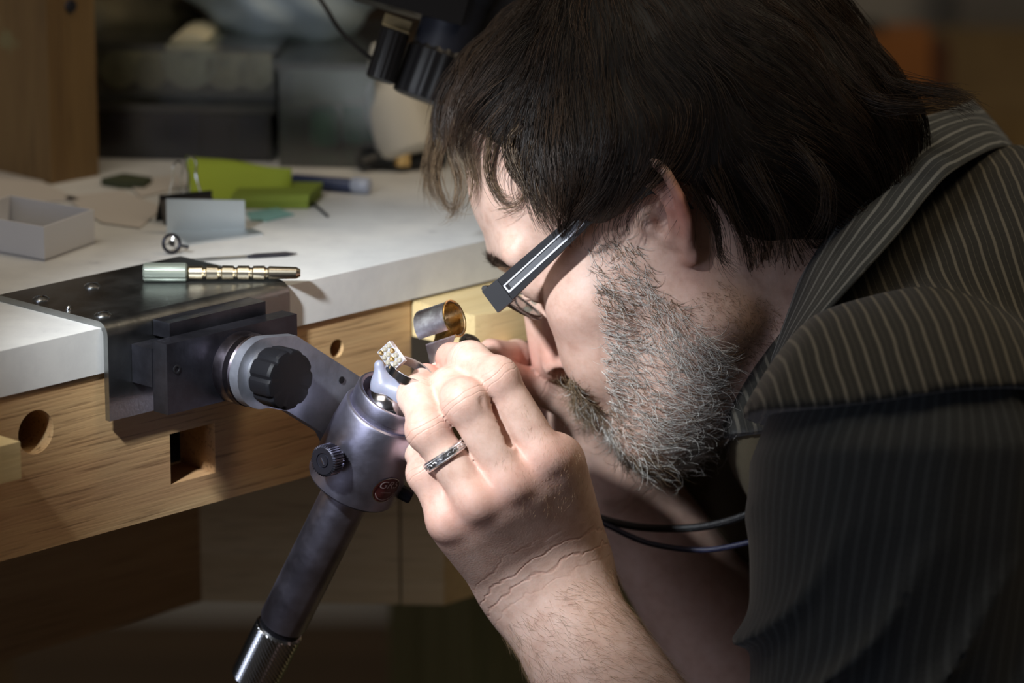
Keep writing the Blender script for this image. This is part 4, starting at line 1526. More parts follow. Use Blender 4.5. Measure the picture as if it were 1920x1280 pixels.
for e_, n_ in ((-1.05, -.08), (-1.05, -.88), (.57, -.08), (.57, -.88)):
    bm = bmesh.new(); bbox_bench(bm, e_ - .035, e_ + .035, n_ - .035, n_ + .035, -B0[2], APZ if n_ > -.4 and abs(e_) > .5 else SLABZ)
    bm_obj('leg', bm, BOARD, bench, bevel=.002)
# side panel of the drawer stack seen in the dark under the bench
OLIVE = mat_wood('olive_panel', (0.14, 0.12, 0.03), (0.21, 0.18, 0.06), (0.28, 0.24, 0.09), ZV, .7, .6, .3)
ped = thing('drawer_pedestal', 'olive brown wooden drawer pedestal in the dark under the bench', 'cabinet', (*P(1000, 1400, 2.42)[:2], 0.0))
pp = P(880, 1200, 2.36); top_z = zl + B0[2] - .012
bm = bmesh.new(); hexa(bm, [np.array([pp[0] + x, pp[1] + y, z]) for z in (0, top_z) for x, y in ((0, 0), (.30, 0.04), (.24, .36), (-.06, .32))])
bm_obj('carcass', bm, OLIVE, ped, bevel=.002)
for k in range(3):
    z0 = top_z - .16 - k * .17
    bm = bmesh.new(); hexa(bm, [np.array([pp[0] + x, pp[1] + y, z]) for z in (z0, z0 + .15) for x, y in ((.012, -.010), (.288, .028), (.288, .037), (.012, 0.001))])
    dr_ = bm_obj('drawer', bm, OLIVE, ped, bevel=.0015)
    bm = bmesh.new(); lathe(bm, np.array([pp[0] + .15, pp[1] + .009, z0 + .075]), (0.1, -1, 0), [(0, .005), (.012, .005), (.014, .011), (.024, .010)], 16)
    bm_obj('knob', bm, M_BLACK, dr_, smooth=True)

# the bench pin block standing out of the notch
pin = thing('bench_pin', 'pale wooden bench pin block jutting from the bench front under the glasses', 'wooden block', BP(E_END + .04, .02, SLABZ - .03))
ez, nz_ = on_z(900, 588, SLABZ - .0012)
eL, eR = E_END + .0015, E_END + .082
bm = bmesh.new()
nout = max(.02, nz_)
ptz = SLABZ - .0015
poly = [(eL, -.060), (eL, nout), (eL + .010, nout + .004), (eR, nout + .004), (eR, -.060)]
prism(bm, [BP(a, b, ptz - .019) for a, b in poly], ZV * .019)
bm_obj('block', bm, PINE, pin, bevel=.0012)
print('pin n', nout)

# ---------------------------------------------------------------- steel mounting bracket
br_ = thing('mounting_bracket', 'bent steel plate screwed over the bench edge', 'bracket', BP(.07, -.03, 0.0))
eR_ = on_z(556, 532, .003)[0]
nB = on_z(0, 572, .003)[1] * 1.27
zB = on_n(206, 790, .0045)[1]
print('bracket', eR_, nB, zB)
th_ = .0032; rb = .007
outer = [(nB, th_)] + [(.0045 - rb + rb * math.sin(a), th_ - rb + rb * math.cos(a)) for a in np.linspace(0, math.pi / 2, 9)] + [(.0045, zB)]
inner = [(.0045 - th_, zB)] + [(.0045 - rb + (rb - th_) * math.sin(a), th_ - rb + (rb - th_) * math.cos(a)) for a in np.linspace(math.pi / 2, 0, 7)] + [(nB, 0.0)]
bm = bmesh.new()
prism(bm, [BP(0, n, z) for n, z in outer + inner], EV * eR_)
bm_obj('bent_plate', bm, M_STEEL_B, br_, bevel=.0009, auto=.5)
for k, (px, py) in enumerate(((20, 575), (160, 600), (175, 538), (80, 592))):
    if k < 3:
        e_, n_ = on_z(px, py, th_); c = BP(max(e_, .0085), n_ - .001, th_); rs = .0042
    else:
        e_, n_ = on_z(px, py, th_); c = BP(max(e_, .004), n_, th_); rs = .0014
    bm = bmesh.new(); lathe(bm, c - ZV * .0005, ZV, [(0, rs), (.0010, rs), (.0021, rs * .7), (.0026, rs * .35)], 20)
    for q_ in range(1):
        box_frame(bm, c + ZV * .0022, unit(EV + NV * .4), unit(NV - EV * .4), ZV, rs * .7, .0004, .0002)
    bm_obj('screw', bm, M_CHROME, br_, smooth=True, auto=.6)

# ---------------------------------------------------------------- engraving vise on the bracket
vise = thing('engraving_vise', 'dark steel ball vise on a swivel arm clamped to the steel bracket', 'vise', BP(.09, .03, -.05))
def nbox(name, px0, py0, px1, py1, n0, n1, mat, bev=.0008, slope=True):
    e0, z0 = on_n(px0, py0, n1); e1, z1 = on_n(px1, py1, n1)
    bm = bmesh.new(); bbox_bench(bm, e0, e1, n0, n1, z1, z0)
    return bm_obj(name, bm, mat, vise, bevel=bev)
NP = .0300
eA, zA = on_n(312, 646, NP); _, zA2 = on_n(312, 779, NP); eB, _ = on_n(557, 600, NP)
bm = bmesh.new(); bbox_bench(bm, eA, eB, .0195, NP, zA2, zA); bm_obj('clamp_plate', bm, M_STEEL_D, vise, bevel=.0007)
bm = bmesh.new(); bbox_bench(bm, eA - .0005, eB - .003, .0047, .0195, zA2 + .012, zA - .004); bm_obj('dovetail_block', bm, M_STEEL_D, vise, bevel=.0006)
eC, zC = on_n(318, 606, .017); eD, _ = on_n(498, 572, .017)
bm = bmesh.new(); bbox_bench(bm, eC, eD, .0048, .017, zA - .002, zC); bm_obj('clamp_bar', bm, M_STEEL_D, vise, bevel=.0007)
eh, zh = on_n(331, 692, NP)
bm = bmesh.new(); lathe(bm, BP(eh, NP - .0005, zh), NV, [(0, .0022), (.0009, .0022), (.0009, .0014), (-.0004 + .0006, .0013)], 16); bm_obj('set_screw', bm, M_BLACK, vise, smooth=True, auto=.5)
ek, zk = on_n(447, 687, NP)
bm = bmesh.new(); lathe(bm, BP(ek, NP, zk), NV, [(0, .0172), (.001, .0180), (.0060, .0180), (.0075, .0176), (.0085, .0180), (.0118, .0180), (.0130, .0172)], 64)
bm_obj('swivel_disc', bm, mat_plain('dark_bronze', (.16, .14, .165), .3, 1.0, var=.3, vscale=90), vise, smooth=True, auto=.5)
NA0, NA1 = NP + .013, NP + .019
ec, zc_ = ek, zk
arc = [(ec + .0177 * math.cos(a), zc_ + .0177 * math.sin(a)) for a in np.linspace(math.radians(80), math.radians(275), 20)]
q = lambda x, y: on_n(x, y, NA1)
armp = [q(556, 629), ] + arc + [q(538, 770), q(606, 812), q(640, 880), q(720, 860), q(735, 745)]
bm = bmesh.new(); prism(bm, [BP(a, NA0, b) for a, b in armp], NV * (NA1 - NA0))
bm_obj('swivel_arm', bm, mat_plain('arm_steel', (0.22, 0.23, 0.27), .46, .6, bump=.15, bscale=260, var=.25, vscale=70), vise, bevel=.0013)
eh, zh = on_n(640, 712, NA1)
bm = bmesh.new(); lathe(bm, BP(eh, NA1 + .0001, zh), NV, [(0, .0018), (.0003, .0018)], 16); bm_obj('pin_hole', bm, M_BLACK, vise)
bm = bmesh.new(); lathe(bm, BP(ec, NA1, zc_), NV, [(0, .0118), (.0030, .0118), (.0034, .0105)], 48); bm_obj('washer', bm, mat_plain('satin_aluminium', (.62, .63, .66), .38, 1.0), vise, smooth=True, auto=.5)
bm = bmesh.new()
kr = lambda th, i: 1.0 - (.075 * max(0, math.cos(th * 9)) ** 3 if 1 <= i <= 4 else 0)
lathe(bm, BP(ec, NA1 + .0034, zc_), NV, [(0, .0118), (.0008, .0143), (.004, .0150), (.0135, .0150), (.0152, .0143), (.0156, .0128), (.0157, .004)], 108, rad=kr)
bm_obj('clamp_knob', bm, mat_plain('knob_black', (.008, .008, .010), .5, spec=.2), vise, smooth=True, auto=.35)

# ball vise: every turned piece shares one axis
AX = unit((CR * .456 + CU * .89) * math.cos(math.radians(27)) - CF * math.sin(math.radians(27)))
VC = P(660, 906, 1.906)
def turned(name, prof, mat, seg=72, rad=None, par=None, auto=.5, **k):
    bm = bmesh.new(); lathe(bm, VC, AX, prof, seg, rad=rad, **k)
    return bm_obj(name, bm, mat, par or vise, smooth=True, auto=auto)
turned('collar', [(.002, .0120), (.0, .0205), (-.0002, .0226), (.0010, .0234), (.0300, .0234), (.0440, .0222), (.0452, .0216), (.0458, .0205), (.0452, .0196)], M_STEEL_P)
turned('upper_ring', [(.040, .0196), (.0480, .0194), (.0484, .0199), (.0545, .0199), (.0555, .0194), (.0558, .0184), (.0550, .0172), (.046, .0170), (.046, .004)], M_STEEL_P)
bowl = [(.046, .0120)] + [(.0470 + .0125 * math.sin(a), .0150 * math.cos(a)) for a in np.linspace(.1, 1.1, 9)] + [(.0590, .0066)]
turned('ball_cup', bowl, mat_plain('polished_steel', (.50, .48, .52), .16, 1.0, var=.3, vscale=80))
# a tommy-bar hole in the cup, facing the viewer
hd = unit(-CF * .80 + CR * .12 - CU * .1); hd = unit(hd - AX * (hd @ AX))
bm = bmesh.new(); lathe(bm, VC + AX * .0520 + hd * .0128, unit(hd + AX * .35), [(0, .0021), (.0016, .0021)], 20); bm_obj('cup_hole', bm, M_BLACK, vise)
turned('handle_tube', [(.004, .0124), (-.0895, .0124), (-.0905, .0120), (-.0905, .010)], M_STEEL_P)
turned('end_neck', [(-.090, .0112), (-.0945, .0112)], M_STEEL_D)
KS = 60
bm = bmesh.new()
prof = [(-.0935, .0100), (-.0940, .0116), (-.0950, .0122)] + [(-.0955 - i * .00116, .0122) for i in range(29)] + [(-.1295, .0119), (-.1300, .0105)]
def knurl(th, i):
    if i < 3 or i > 31: return 1.0
    k = th * KS / (2 * math.pi)
    return 1.0 + .040 * ((int(round(k)) + i) % 2)
lathe(bm, VC, AX, prof, KS, rad=knurl)
kn = bm_obj('knurled_grip', bm, M_CHROME, vise)
# knurled thumb screw
td = unit(-CR * .52 - CF * .85); td = unit(td - AX * (td @ AX))
tb0 = VC + AX * .0218 + td * .0225
bm = bmesh.new(); lathe(bm, tb0, td, [(0, .0035), (.006, .0035)], 20); bm_obj('screw_stem', bm, M_STEEL_D, vise, smooth=True, auto=.5)
bm = bmesh.new(); tr = lambda th, i: 1.0 + (.10 * (1 if math.cos(th * 36) > 0 else 0) if 1 <= i <= 3 else 0)
lathe(bm, tb0 + td * .0055, td, [(0, .0066), (.0006, .0072), (.004, .0072), (.0072, .0072), (.0078, .0066), (.0078, .0040), (.0072, .0038), (.0072, .0032), (.0079, .0030)], 144, rad=tr)
bm_obj('thumb_screw', bm, mat_plain('blued_steel', (.075, .075, .10), .35, .9), vise)
bm = bmesh.new(); u_, v_ = perp(td); box_frame(bm, tb0 + td * .0136, unit(u_ + v_ * .6), unit(v_ - u_ * .6), td, .0020, .0002, .0002); bm_obj('screw_slot', bm, M_CHROME, vise)
# maroon badge
bd = unit(CR * .64 - CF * .76 + CU * .1); bd = unit(bd - AX * (bd @ AX))
bc_ = VC + AX * .0150 + bd * .0232
bm = bmesh.new()
bt_, bu_ = np.cross(AX, bd), AX
if bt_ @ CR < 0: bt_ = -bt_
def cyl_disc(bm, r0, r1, off, n=40):
    rings = []
    for rr_ in (r0, r1):
        ring = []
        for k in range(n):
            th = 2 * math.pi * k / n
            x, y = math.cos(th) * rr_, math.sin(th) * rr_
            an = x / .0234
            ring.append(bm.verts.new(Vector(VC + AX * (.0150 + y) + (bd * math.cos(an) + bt_ * math.sin(an)) * (.0234 + off))))
        rings.append(ring)
    for k in range(n): bm.faces.new((rings[0][k], rings[0][(k + 1) % n], rings[1][(k + 1) % n], rings[1][k]))
    if r0 < .001: bm.faces.new(rings[0])
cyl_disc(bm, .0005, .0074, .0003)
badge = bm_obj('badge', bm, mat_plain('maroon_enamel', (.10, .022, .022), .25), vise, smooth=True)
bm = bmesh.new(); cyl_disc(bm, .0072, .0077, .0005); bm_obj('badge_rim', bm, M_CHROME, badge)
def engrave(txt, size, x, y, par, italic=0.0):
    cu = bpy.data.curves.new('lettering', 'FONT'); cu.body = txt; cu.size = size; cu.align_x = 'CENTER'; cu.shear = italic; cu.extrude = 0
    ob = bpy.data.objects.new('lettering', cu); COL.objects.link(ob)
    dg = bpy.context.evaluated_depsgraph_get(); dg.update()
    me = bpy.data.meshes.new_from_object(ob.evaluated_get(dg)); bpy.data.objects.remove(ob, do_unlink=True)
    co = np.empty(len(me.vertices) * 3); me.vertices.foreach_get('co', co); co = co.reshape(-1, 3)
    an = (co[:, 0] + x) / .0234
    w = VC + AX * (.0150 + y + co[:, 1:2]) + (bd * np.cos(an)[:, None] + bt_ * np.sin(an)[:, None]) * (.0234 + .0006)
    me.vertices.foreach_set('co', w.astype(np.float32).ravel())
    return link('lettering', me, mat_plain('silver_print', (.42, .33, .32), .4), par, smooth=False)
engrave('GRS', .0062, -.0002, .0012, badge, .2)
bm = bmesh.new()
for a0, a1, r_ in ((200, 340, .0058),):
    aa = [math.radians(x) for x in np.linspace(a0, a1, 16)]
    for i in range(15):
        quad = []
        for a, rr_ in ((aa[i], r_), (aa[i + 1], r_), (aa[i + 1], r_ + .0004), (aa[i], r_ + .0004)):
            x, y = math.cos(a) * rr_, math.sin(a) * rr_; an = x / .0234
            quad.append(bm.verts.new(Vector(VC + AX * (.0150 + y) + (bd * math.cos(an) + bt_ * math.sin(an)) * .0240)))
        bm.faces.new(quad)
quad = []
for x, y in ((-.003, -.0018), (.003, -.0018), (.003, -.0014), (-.003, -.0014)):
    an = x / .0234; quad.append(bm.verts.new(Vector(VC + AX * (.0150 + y) + (bd * math.cos(an) + bt_ * math.sin(an)) * .0240)))
bm.faces.new(quad)
bm_obj('badge_lines', bm, mat_plain('silver_print', (.42, .33, .32), .4), badge)
sd = unit(CR * .95 - CF * .2); sd = unit(sd - AX * (sd @ AX))
bm = bmesh.new(); lathe(bm, VC + AX * .0085 + sd * .0228, sd, [(0, .0040), (.0060, .0040), (.0068, .0034), (.0066, .0018), (.004, .0018)], 24); bm_obj('cap_screw', bm, M_BLACKG, vise, smooth=True, auto=.5)

# ---------------------------------------------------------------- thermoplastic with the jewel ring set in it
TC = VC + AX * .058
M_PUTTY = mat_plain('grey_violet_thermoplastic', (.25, .26, .34), .38, spec=.5, bump=.1, bscale=120)
M_PUTTY.node_tree.nodes['Principled BSDF'].inputs['Subsurface Weight'].default_value = .1
tc_ = w2q(TC)
hornL = w2q(P(716, 690, 1.882)); hornT = w2q(P(709, 677, 1.884)); base_ = w2q(P(735, 738, 1.886)); rt_ = w2q(P(778, 722, 1.886))
def f_putty(p):
    p = p.astype(np.float32)
    A, B_, C_, D_ = (w2q(P(*a)) for a in ((711, 684, 1.878), (720, 724, 1.880), (752, 738, 1.879), (788, 738, 1.878)))
    d = cone(p, A, B_, .26, .56)
    d = smin(d, cone(p, B_, C_, .62, .72), .4)
    d = smin(d, cone(p, C_, D_, .72, .5), .4)
    return d
pv, pq = surface_nets(f_putty, w2q(TC) - 3.5, w2q(TC) + 3.5, .1, B=8)
pn = q_normals(pv, pq)
if ((pv - pv.mean(0)) * pn).sum() < 0: pq = pq[:, ::-1]
putty = link('putty', np_mesh('putty', q2w(pv), pq), M_PUTTY, None, loc=TC)
setp(putty, 'grey violet moulded plastic lump gripping the gem ring, on top of the vise', 'putty')
jr = thing('gem_ring', 'silver ring with a square cluster of gems held in the violet plastic', 'ring', P(735, 675, 1.882))
jc = P(768, 697, 1.872); jax = unit(CU * .82 + CR * .42 - CF * .42)
bm = bmesh.new(); ju, jv = perp(jax, CR)
circ = [jc + (ju * math.cos(a) * .0108 + jv * math.sin(a) * .0095) for a in np.linspace(0, 2 * math.pi, 48, endpoint=False)]
rowsj = []
for off, w__ in ((0, -.002), (.0011, -.0022), (.0011, .0022), (0, .002)):
    rowsj.append([bm.verts.new(Vector(p + unit(p - jc) * off + jax * w__)) for p in circ])
for i in range(48):
    for j in range(4): bm.faces.new((rowsj[j][i], rowsj[j][(i + 1) % 48], rowsj[(j + 1) % 4][(i + 1) % 48], rowsj[(j + 1) % 4][i]))
bm_obj('shank', bm, M_CHROME, jr, smooth=True, auto=.6)
hc_ = P(735, 668, 1.868); hx = unit(CR * .55 - CU * .75 - CF * .25); hy = unit(CR * .60 + CU * .60 - CF * .3); hy = unit(hy - hx * (hx @ hy)); hz = np.cross(hx, hy)
if hz @ CF > 0: hz = -hz
bm = bmesh.new(); box_frame(bm, hc_, hx, hy, hz, .0062, .0044, .0016); bm_obj('bezel', bm, M_SILVER, jr, bevel=.0003)
M_GEM = mat_plain('gem', (.85, .78, .62), .04, trans=.6, ior=2.2)
for i in range(4):
    for j in range(3):
        c_ = hc_ + hx * (-.0045 + .0030 * i) + hy * (-.0028 + .0028 * j) + hz * .0015
        bm = bmesh.new(); lathe(bm, c_, hz, [(0, .0012), (.0007, .00135), (.0013, .0008)], 8)
        bm_obj('gemstone', bm, M_GEM if (i + j) % 3 else M_GOLD, jr)


# ---------------------------------------------------------------- room
def slab_obj(name, x0, x1, y0, y1, z0, z1, mat):
    bm = bmesh.new(); hexa(bm, [(x0, y0, z0), (x1, y0, z0), (x1, y1, z0), (x0, y1, z0), (x0, y0, z1), (x1, y0, z1), (x1, y1, z1), (x0, y1, z1)])
    o = bm_obj(name, bm, mat); o['kind'] = 'structure'; return o


M_WALL = mat_plain('plaster_wall', (.40, .38, .34), .9, bump=.2, bscale=60, var=.08, vscale=3)
M_FLOOR = mat_wood('floor_boards', (.07, .045, .025), (.10, .065, .035), (.14, .09, .05), CR, .5, .6, .3)
slab_obj('floor', -2.4, 2.6, -1.2, 4.2, -.05, 0, M_FLOOR)
slab_obj('wall_back', -2.4, 2.6, 4.2, 4.3, 0, 2.7, M_WALL)
slab_obj('wall_left', -2.5, -2.4, -1.2, 4.2, 0, 2.7, M_WALL)
slab_obj('wall_right', 2.6, 2.7, -1.2, 4.2, 0, 2.7, M_WALL)
slab_obj('wall_front', -2.4, 2.6, -1.3, -1.2, 0, 2.7, M_WALL)
slab_obj('ceiling', -2.4, 2.6, -1.2, 4.2, 2.7, 2.8, M_WALL)

# ---------------------------------------------------------------- things on the bench
Zt = B0[2]
M_CARD = mat_plain('white_card', (.60, .60, .62), .7)
tray = thing('tray', 'white open card tray at the left end of the bench top', 'tray', W_on_z(40, 470))
pR = W_on_z(178, 457); pN = W_on_z(84, 491); pL = W_on_z(-75, 462)
h_ = .0185
pF = pR + (pL - pN)
cs_ = [pN, pR, pF, pL]
for i in range(4):
    a, b_ = cs_[i], cs_[(i + 1) % 4]; c_ = sum(cs_) / 4
    inn = lambda p: p + unit(c_ - p) * .0016
    bm = bmesh.new(); hexa(bm, [a, b_, inn(b_), inn(a), a + ZV * h_, b_ + ZV * h_, inn(b_) + ZV * h_, inn(a) + ZV * h_]); bm_obj('side', bm, M_CARD, tray, bevel=.0003)
bm = bmesh.new(); hexa(bm, [p + ZV * .0003 for p in cs_] + [p + ZV * .0015 for p in cs_]); bm_obj('bottom', bm, M_CARD, tray)

# silver angle strip with a small wire ring leaning at its end
M_ALU = mat_plain('satin_zinc', (.62, .68, .72), .38, .9, bump=.05, bscale=200)
an = thing('angle_bracket', 'short bright metal angle piece standing on the bench top', 'bracket', W_on_z(400, 455))
a = W_on_z(313, 440); b_ = W_on_z(460, 434)
dd = unit(b_ - a); back = np.cross(ZV, dd); back = back if back @ CF > 0 else -back
bm = bmesh.new(); hexa(bm, [a, b_, b_ + back * .0015, a + back * .0015, a + ZV * .0195, b_ + ZV * .0170, b_ + ZV * .0170 + back * .0015, a + ZV * .0195 + back * .0015]); bm_obj('upright', bm, M_ALU, an, bevel=.0002)
a2 = W_on_z(352, 461); b2 = W_on_z(494, 441)
bm = bmesh.new(); hexa(bm, [a2, b2, b_ + dd * .004, a + dd * .003, a2 + ZV * .0015, b2 + ZV * .0015, b_ + dd * .004 + ZV * .0015, a + dd * .003 + ZV * .0015]); bm_obj('flange', bm, M_ALU, an, bevel=.0002)
rg = thing('wire_ring', 'small grey steel ring propped against the end of the angle piece', 'ring', W_on_z(322, 476))
cc_ = W_on_z(322, 476) + ZV * .0056
bm = bmesh.new(); rn = unit(CF - CR * .5); u_, v_ = perp(rn)
tube(bm, [cc_ + (u_ * math.cos(t) + v_ * math.sin(t)) * .0046 for t in np.linspace(0, 2 * math.pi, 32, endpoint=False)], .0009, 8, closed=True)
bm_obj('hoop', bm, M_STEEL_D, rg, smooth=True, auto=2)
bm = bmesh.new(); lathe(bm, cc_ - rn * .0008, rn, [(0, .0016), (.0016, .0016)], 12)
for t in (0.4, 2.5, 4.6): tube(bm, [cc_, cc_ + (u_ * math.cos(t) + v_ * math.sin(t)) * .0044], .0004, 6)
bm_obj('hub', bm, M_CHROME, rg)
bm = bmesh.new(); tube(bm, [cc_ + CR * .0045 - ZV * .001, cc_ + CR * .009 - ZV * .002], .0009, 8); bm_obj('tail', bm, M_BLACK, rg, smooth=True)

# binder clip with both wire arms up
bc = thing('binder_clip', 'black binder clip with silver wire arms standing behind the angle piece', 'binder clip', W_on_z(345, 425))
c0_ = W_on_z(300, 418); c1_ = W_on_z(398, 408); dd2 = unit(c1_ - c0_); bk = np.cross(ZV, dd2); bk = bk if bk @ CF > 0 else -bk
bm = bmesh.new()
prof_ = [(0, .0135), (-.007, 0), (-.0062, 0), (.0, .0120), (.0062, 0), (.007, 0)]
prism(bm, [c0_ + bk * x + ZV * z for x, z in prof_], c1_ - c0_); bm_obj('body', bm, M_BLACK, bc)
bm = bmesh.new(); prism(bm, [c0_ + bk * x + ZV * z for x, z in ((-.0008, .0135), (-.0008, .0152), (.0008, .0152), (.0008, .0135))], c1_ - c0_); bm_obj('spine', bm, M_BLACK, bc)
for f_, tilt in ((.30, -.25), (.66, .2)):
    m0 = c0_ + (c1_ - c0_) * f_ + ZV * .0145
    loop = spline([m0 - dd2 * .004, m0 - dd2 * .0022 + ZV * .009 + bk * tilt * .01, m0 - dd2 * .0030 + ZV * .0165 + bk * tilt * .02, m0 + ZV * .0195 + bk * tilt * .022, m0 + dd2 * .0030 + ZV * .0165 + bk * tilt * .02, m0 + dd2 * .0022 + ZV * .009 + bk * tilt * .01, m0 + dd2 * .004], 30)
    bm = bmesh.new(); tube(bm, loop, .00055, 8); bm_obj('wire_arm', bm, M_CHROME, bc, smooth=True)

# green cloths
def sheet(name, pix, hts, th, mat, lab, cat, sub=10, noise=.0006, group=None):
    """folded sheet: quad of pixels on the bench top with heights at its corners"""
    c = [W_on_z(*p) + ZV * h for p, h in zip(pix, hts)]
    pts = np.zeros((sub, sub, 3))
    for i in range(sub):
        for j in range(sub):
            u, v = j / (sub - 1), i / (sub - 1)
            pts[i, j] = (c[0] * (1 - u) + c[1] * u) * (1 - v) + (c[3] * (1 - u) + c[2] * u) * v
            pts[i, j, 2] += noise * (1 + math.sin(u * 9 + v * 4)) 
    me = grid_mesh(name, pts)
    o = link(name, me, mat, None, loc=sum(c) / 4 - ZV * max(0, (sum(hts) / 4)))
    sm = o.modifiers.new('thick', 'SOLIDIFY'); sm.thickness = th; sm.offset = 1
    return setp(o, lab, cat, group)


M_GRN = mat_plain('green_paper', (.36, .47, .05), .8, bump=.2, bscale=200)
M_GRN2 = mat_plain('dark_green_paper', (.22, .29, .04), .8)
sheet('green_card', [(360, 395), (545, 375), (548, 372), (350, 350)], [.0005, .0005, .016, .017], .0006, M_GRN, 'bright lime green card leaning up behind the binder clip', 'card')
gsub = thing('green_pad', 'darker olive green folded pad lying in front of the lime card', 'pad', W_on_z(520, 385))
for z0, w, mt in ((0.0004, 0, M_GRN2), (.0040, .003, M_GRN2)):
    pp_ = [W_on_z(432, 392), W_on_z(578, 392), W_on_z(604, 368), W_on_z(455, 366)]
    bm = bmesh.new(); hexa(bm, [p + ZV * z0 for p in pp_] + [p + ZV * (z0 + .0034) + unit(pp_[2] - pp_[1]) * w for p in pp_]); bm_obj('layer', bm, mt, gsub, bevel=.0006)
bm = bmesh.new(); prism(bm, [W_on_z(x, y) + ZV * .0002 for x, y in ((462, 400), (520, 392), (552, 404), (500, 416), (470, 414))], ZV * .0006)
setp(bm_obj('paper_scrap', bm, mat_plain('teal_paper', (.22, .42, .38), .7)), 'pale teal paper scrap in front of the green pad', 'paper')
bm = bmesh.new(); tube(bm, spline([W_on_z(572, 378) + ZV * .001, W_on_z(592, 392) + ZV * .002, W_on_z(614, 408) + ZV * .001], 10), .0008, 6)
setp(bm_obj('twig', bm, M_BLACK, smooth=True), 'thin dark wire offcut right of the green pad', 'wire')
bm = bmesh.new(); pa = [W_on_z(x, y) for x, y in ((190, 348), (232, 338), (285, 346), (270, 356), (225, 354))]
prism(bm, [p + ZV * .0003 for p in pa], ZV * .004)
setp(bm_obj('green_scrap', bm, mat_plain('dark_leaf', (.05, .06, .03), .8)), 'dark green scrap lying before the clear boxes', 'scrap')
# rod, pen and scalpel
def rod(name, a, b_, r, mat, parent=None, **k):
    bm = bmesh.new(); L = np.linalg.norm(np.array(b_) - np.array(a)); lathe(bm, a, np.array(b_) - np.array(a), [(0, r * .8), (r * .3, r), (L - r * .3, r), (L, r * .8)], 24)
    return bm_obj(name, bm, mat, parent, smooth=True, **k)
pen = thing('pen', 'dark blue barrel with clear end cap lying at the back of the bench', 'pen', W_on_z(620, 358))
rod('barrel', W_on_z(548, 352) + ZV * .0040, W_on_z(668, 362) + ZV * .0040, .0040, mat_plain('blue_barrel', (.035, .05, .12), .4), pen)
rod('cap', W_on_z(660, 361.5) + ZV * .0046, W_on_z(694, 364) + ZV * .0046, .0046, mat_plain('clear_cap', (.40, .44, .55), .2), pen)
sc_ = thing('scalpel', 'thin dark needle file lying behind the ribbed handpiece', 'file', W_on_z(460, 484))
rod('blade', W_on_z(335, 493) + ZV * .0012, W_on_z(470, 484) + ZV * .0012, .0007, M_STEEL_B, sc_)
bm = bmesh.new(); p0, p1 = W_on_z(465, 485), W_on_z(563, 479); lathe(bm, p0 + ZV * .0013, p1 - p0, [(0, .0008), (.004, .0013), (.020, .0013), (.026, .0003)], 10); bm_obj('handle', bm, M_STEEL_D, sc_, smooth=True)
# ribbed handpiece lying on the steel plate
hpz = .0034
hp_ = thing('handpiece', 'ribbed silver and brass handpiece lying across the steel plate', 'hand tool', W_on_z(410, 522, hpz))
A1, A2, A3 = W_on_z(269, 527, hpz) + ZV * .0046, W_on_z(356, 527, hpz) + ZV * .0046, W_on_z(568, 526, hpz) + ZV * .0040
hdv = unit(A3 - A1); L1 = np.linalg.norm(A2 - A1)
bm = bmesh.new(); fl = lambda th, i: 1 - .10 * max(0, math.cos(th * 6))
lathe(bm, A1, hdv, [(0, .0040), (.001, .0048), (L1 - .002, .0048), (L1 - .0012, .0040)], 72, rad=fl); bm_obj('grip', bm, mat_plain('grey_green_grip', (.23, .26, .22), .4, .5), hp_, smooth=True)
L2 = np.linalg.norm(A3 - A2); st0 = A1 + hdv * (L1 - .0012)
prof_ = [(0, .0026), (.001, .0034)]; n_ = 5
M_NIC = mat_plain('nickel_brass', (.66, .58, .44), .25, 1.0)
for k in range(n_):
    x0 = .0075 + k * .0078; prof_ += [(x0, .0036), (x0 + .0008, .0026), (x0 + .0016, .0026), (x0 + .0024, .0038 - .0001 * k)]
prof_ += [(L2 - .002, .0030), (L2, .0018)]
bm = bmesh.new(); lathe(bm, st0, hdv, prof_, 32); bm_obj('ribbed_shaft', bm, M_NIC, hp_, smooth=True, auto=.5)

# papers at the left
M_PAPER = mat_plain('paper', (.52, .48, .44), .85, bump=.2, bscale=90)
def paper(pix, lab, h0=.0004):
    bm = bmesh.new(); prism(bm, [W_on_z(*p) + ZV * h0 for p in pix], ZV * .0007)
    return setp(bm_obj('paper_sheet', bm, M_PAPER), lab, 'paper', None)
paper([(-60, 318), (20, 305), (95, 352), (150, 378), (-20, 384)], 'beige paper sheet by the foot of the wooden post')
paper([(120, 372), (230, 360), (306, 392), (262, 430), (190, 420)], 'pale paper sheet between the white tray and the binder clip')
paper([(240, 345), (330, 330), (352, 352), (262, 372)], 'small beige paper slip behind the binder clip')
# dark pliers right at the back
pl_ = thing('pliers', 'dark pliers with brass pivot at the back near the man\'s forehead', 'pliers', W_on_z(745, 325))
M_PL = mat_plain('dark_grip', (.012, .014, .016), .5)
for o_ in (-7, 7):
    bm = bmesh.new(); tube(bm, spline([W_on_z(676, 316 + o_) + ZV * .005, W_on_z(710, 308 + o_ * 1.6) + ZV * .007, W_on_z(760, 318 + o_ * .3) + ZV * .006, W_on_z(835, 314 - o_ * .2) + ZV * .005], 20), [.0042] * 12 + [.0036] * 8, 10)
    bm_obj('handle', bm, M_PL, pl_, smooth=True)
bm = bmesh.new(); lathe(bm, W_on_z(755, 322) + ZV * .004, ZV, [(0, .005), (.008, .005), (.010, .003)], 16); bm_obj('pivot', bm, M_GOLD, pl_, smooth=True)
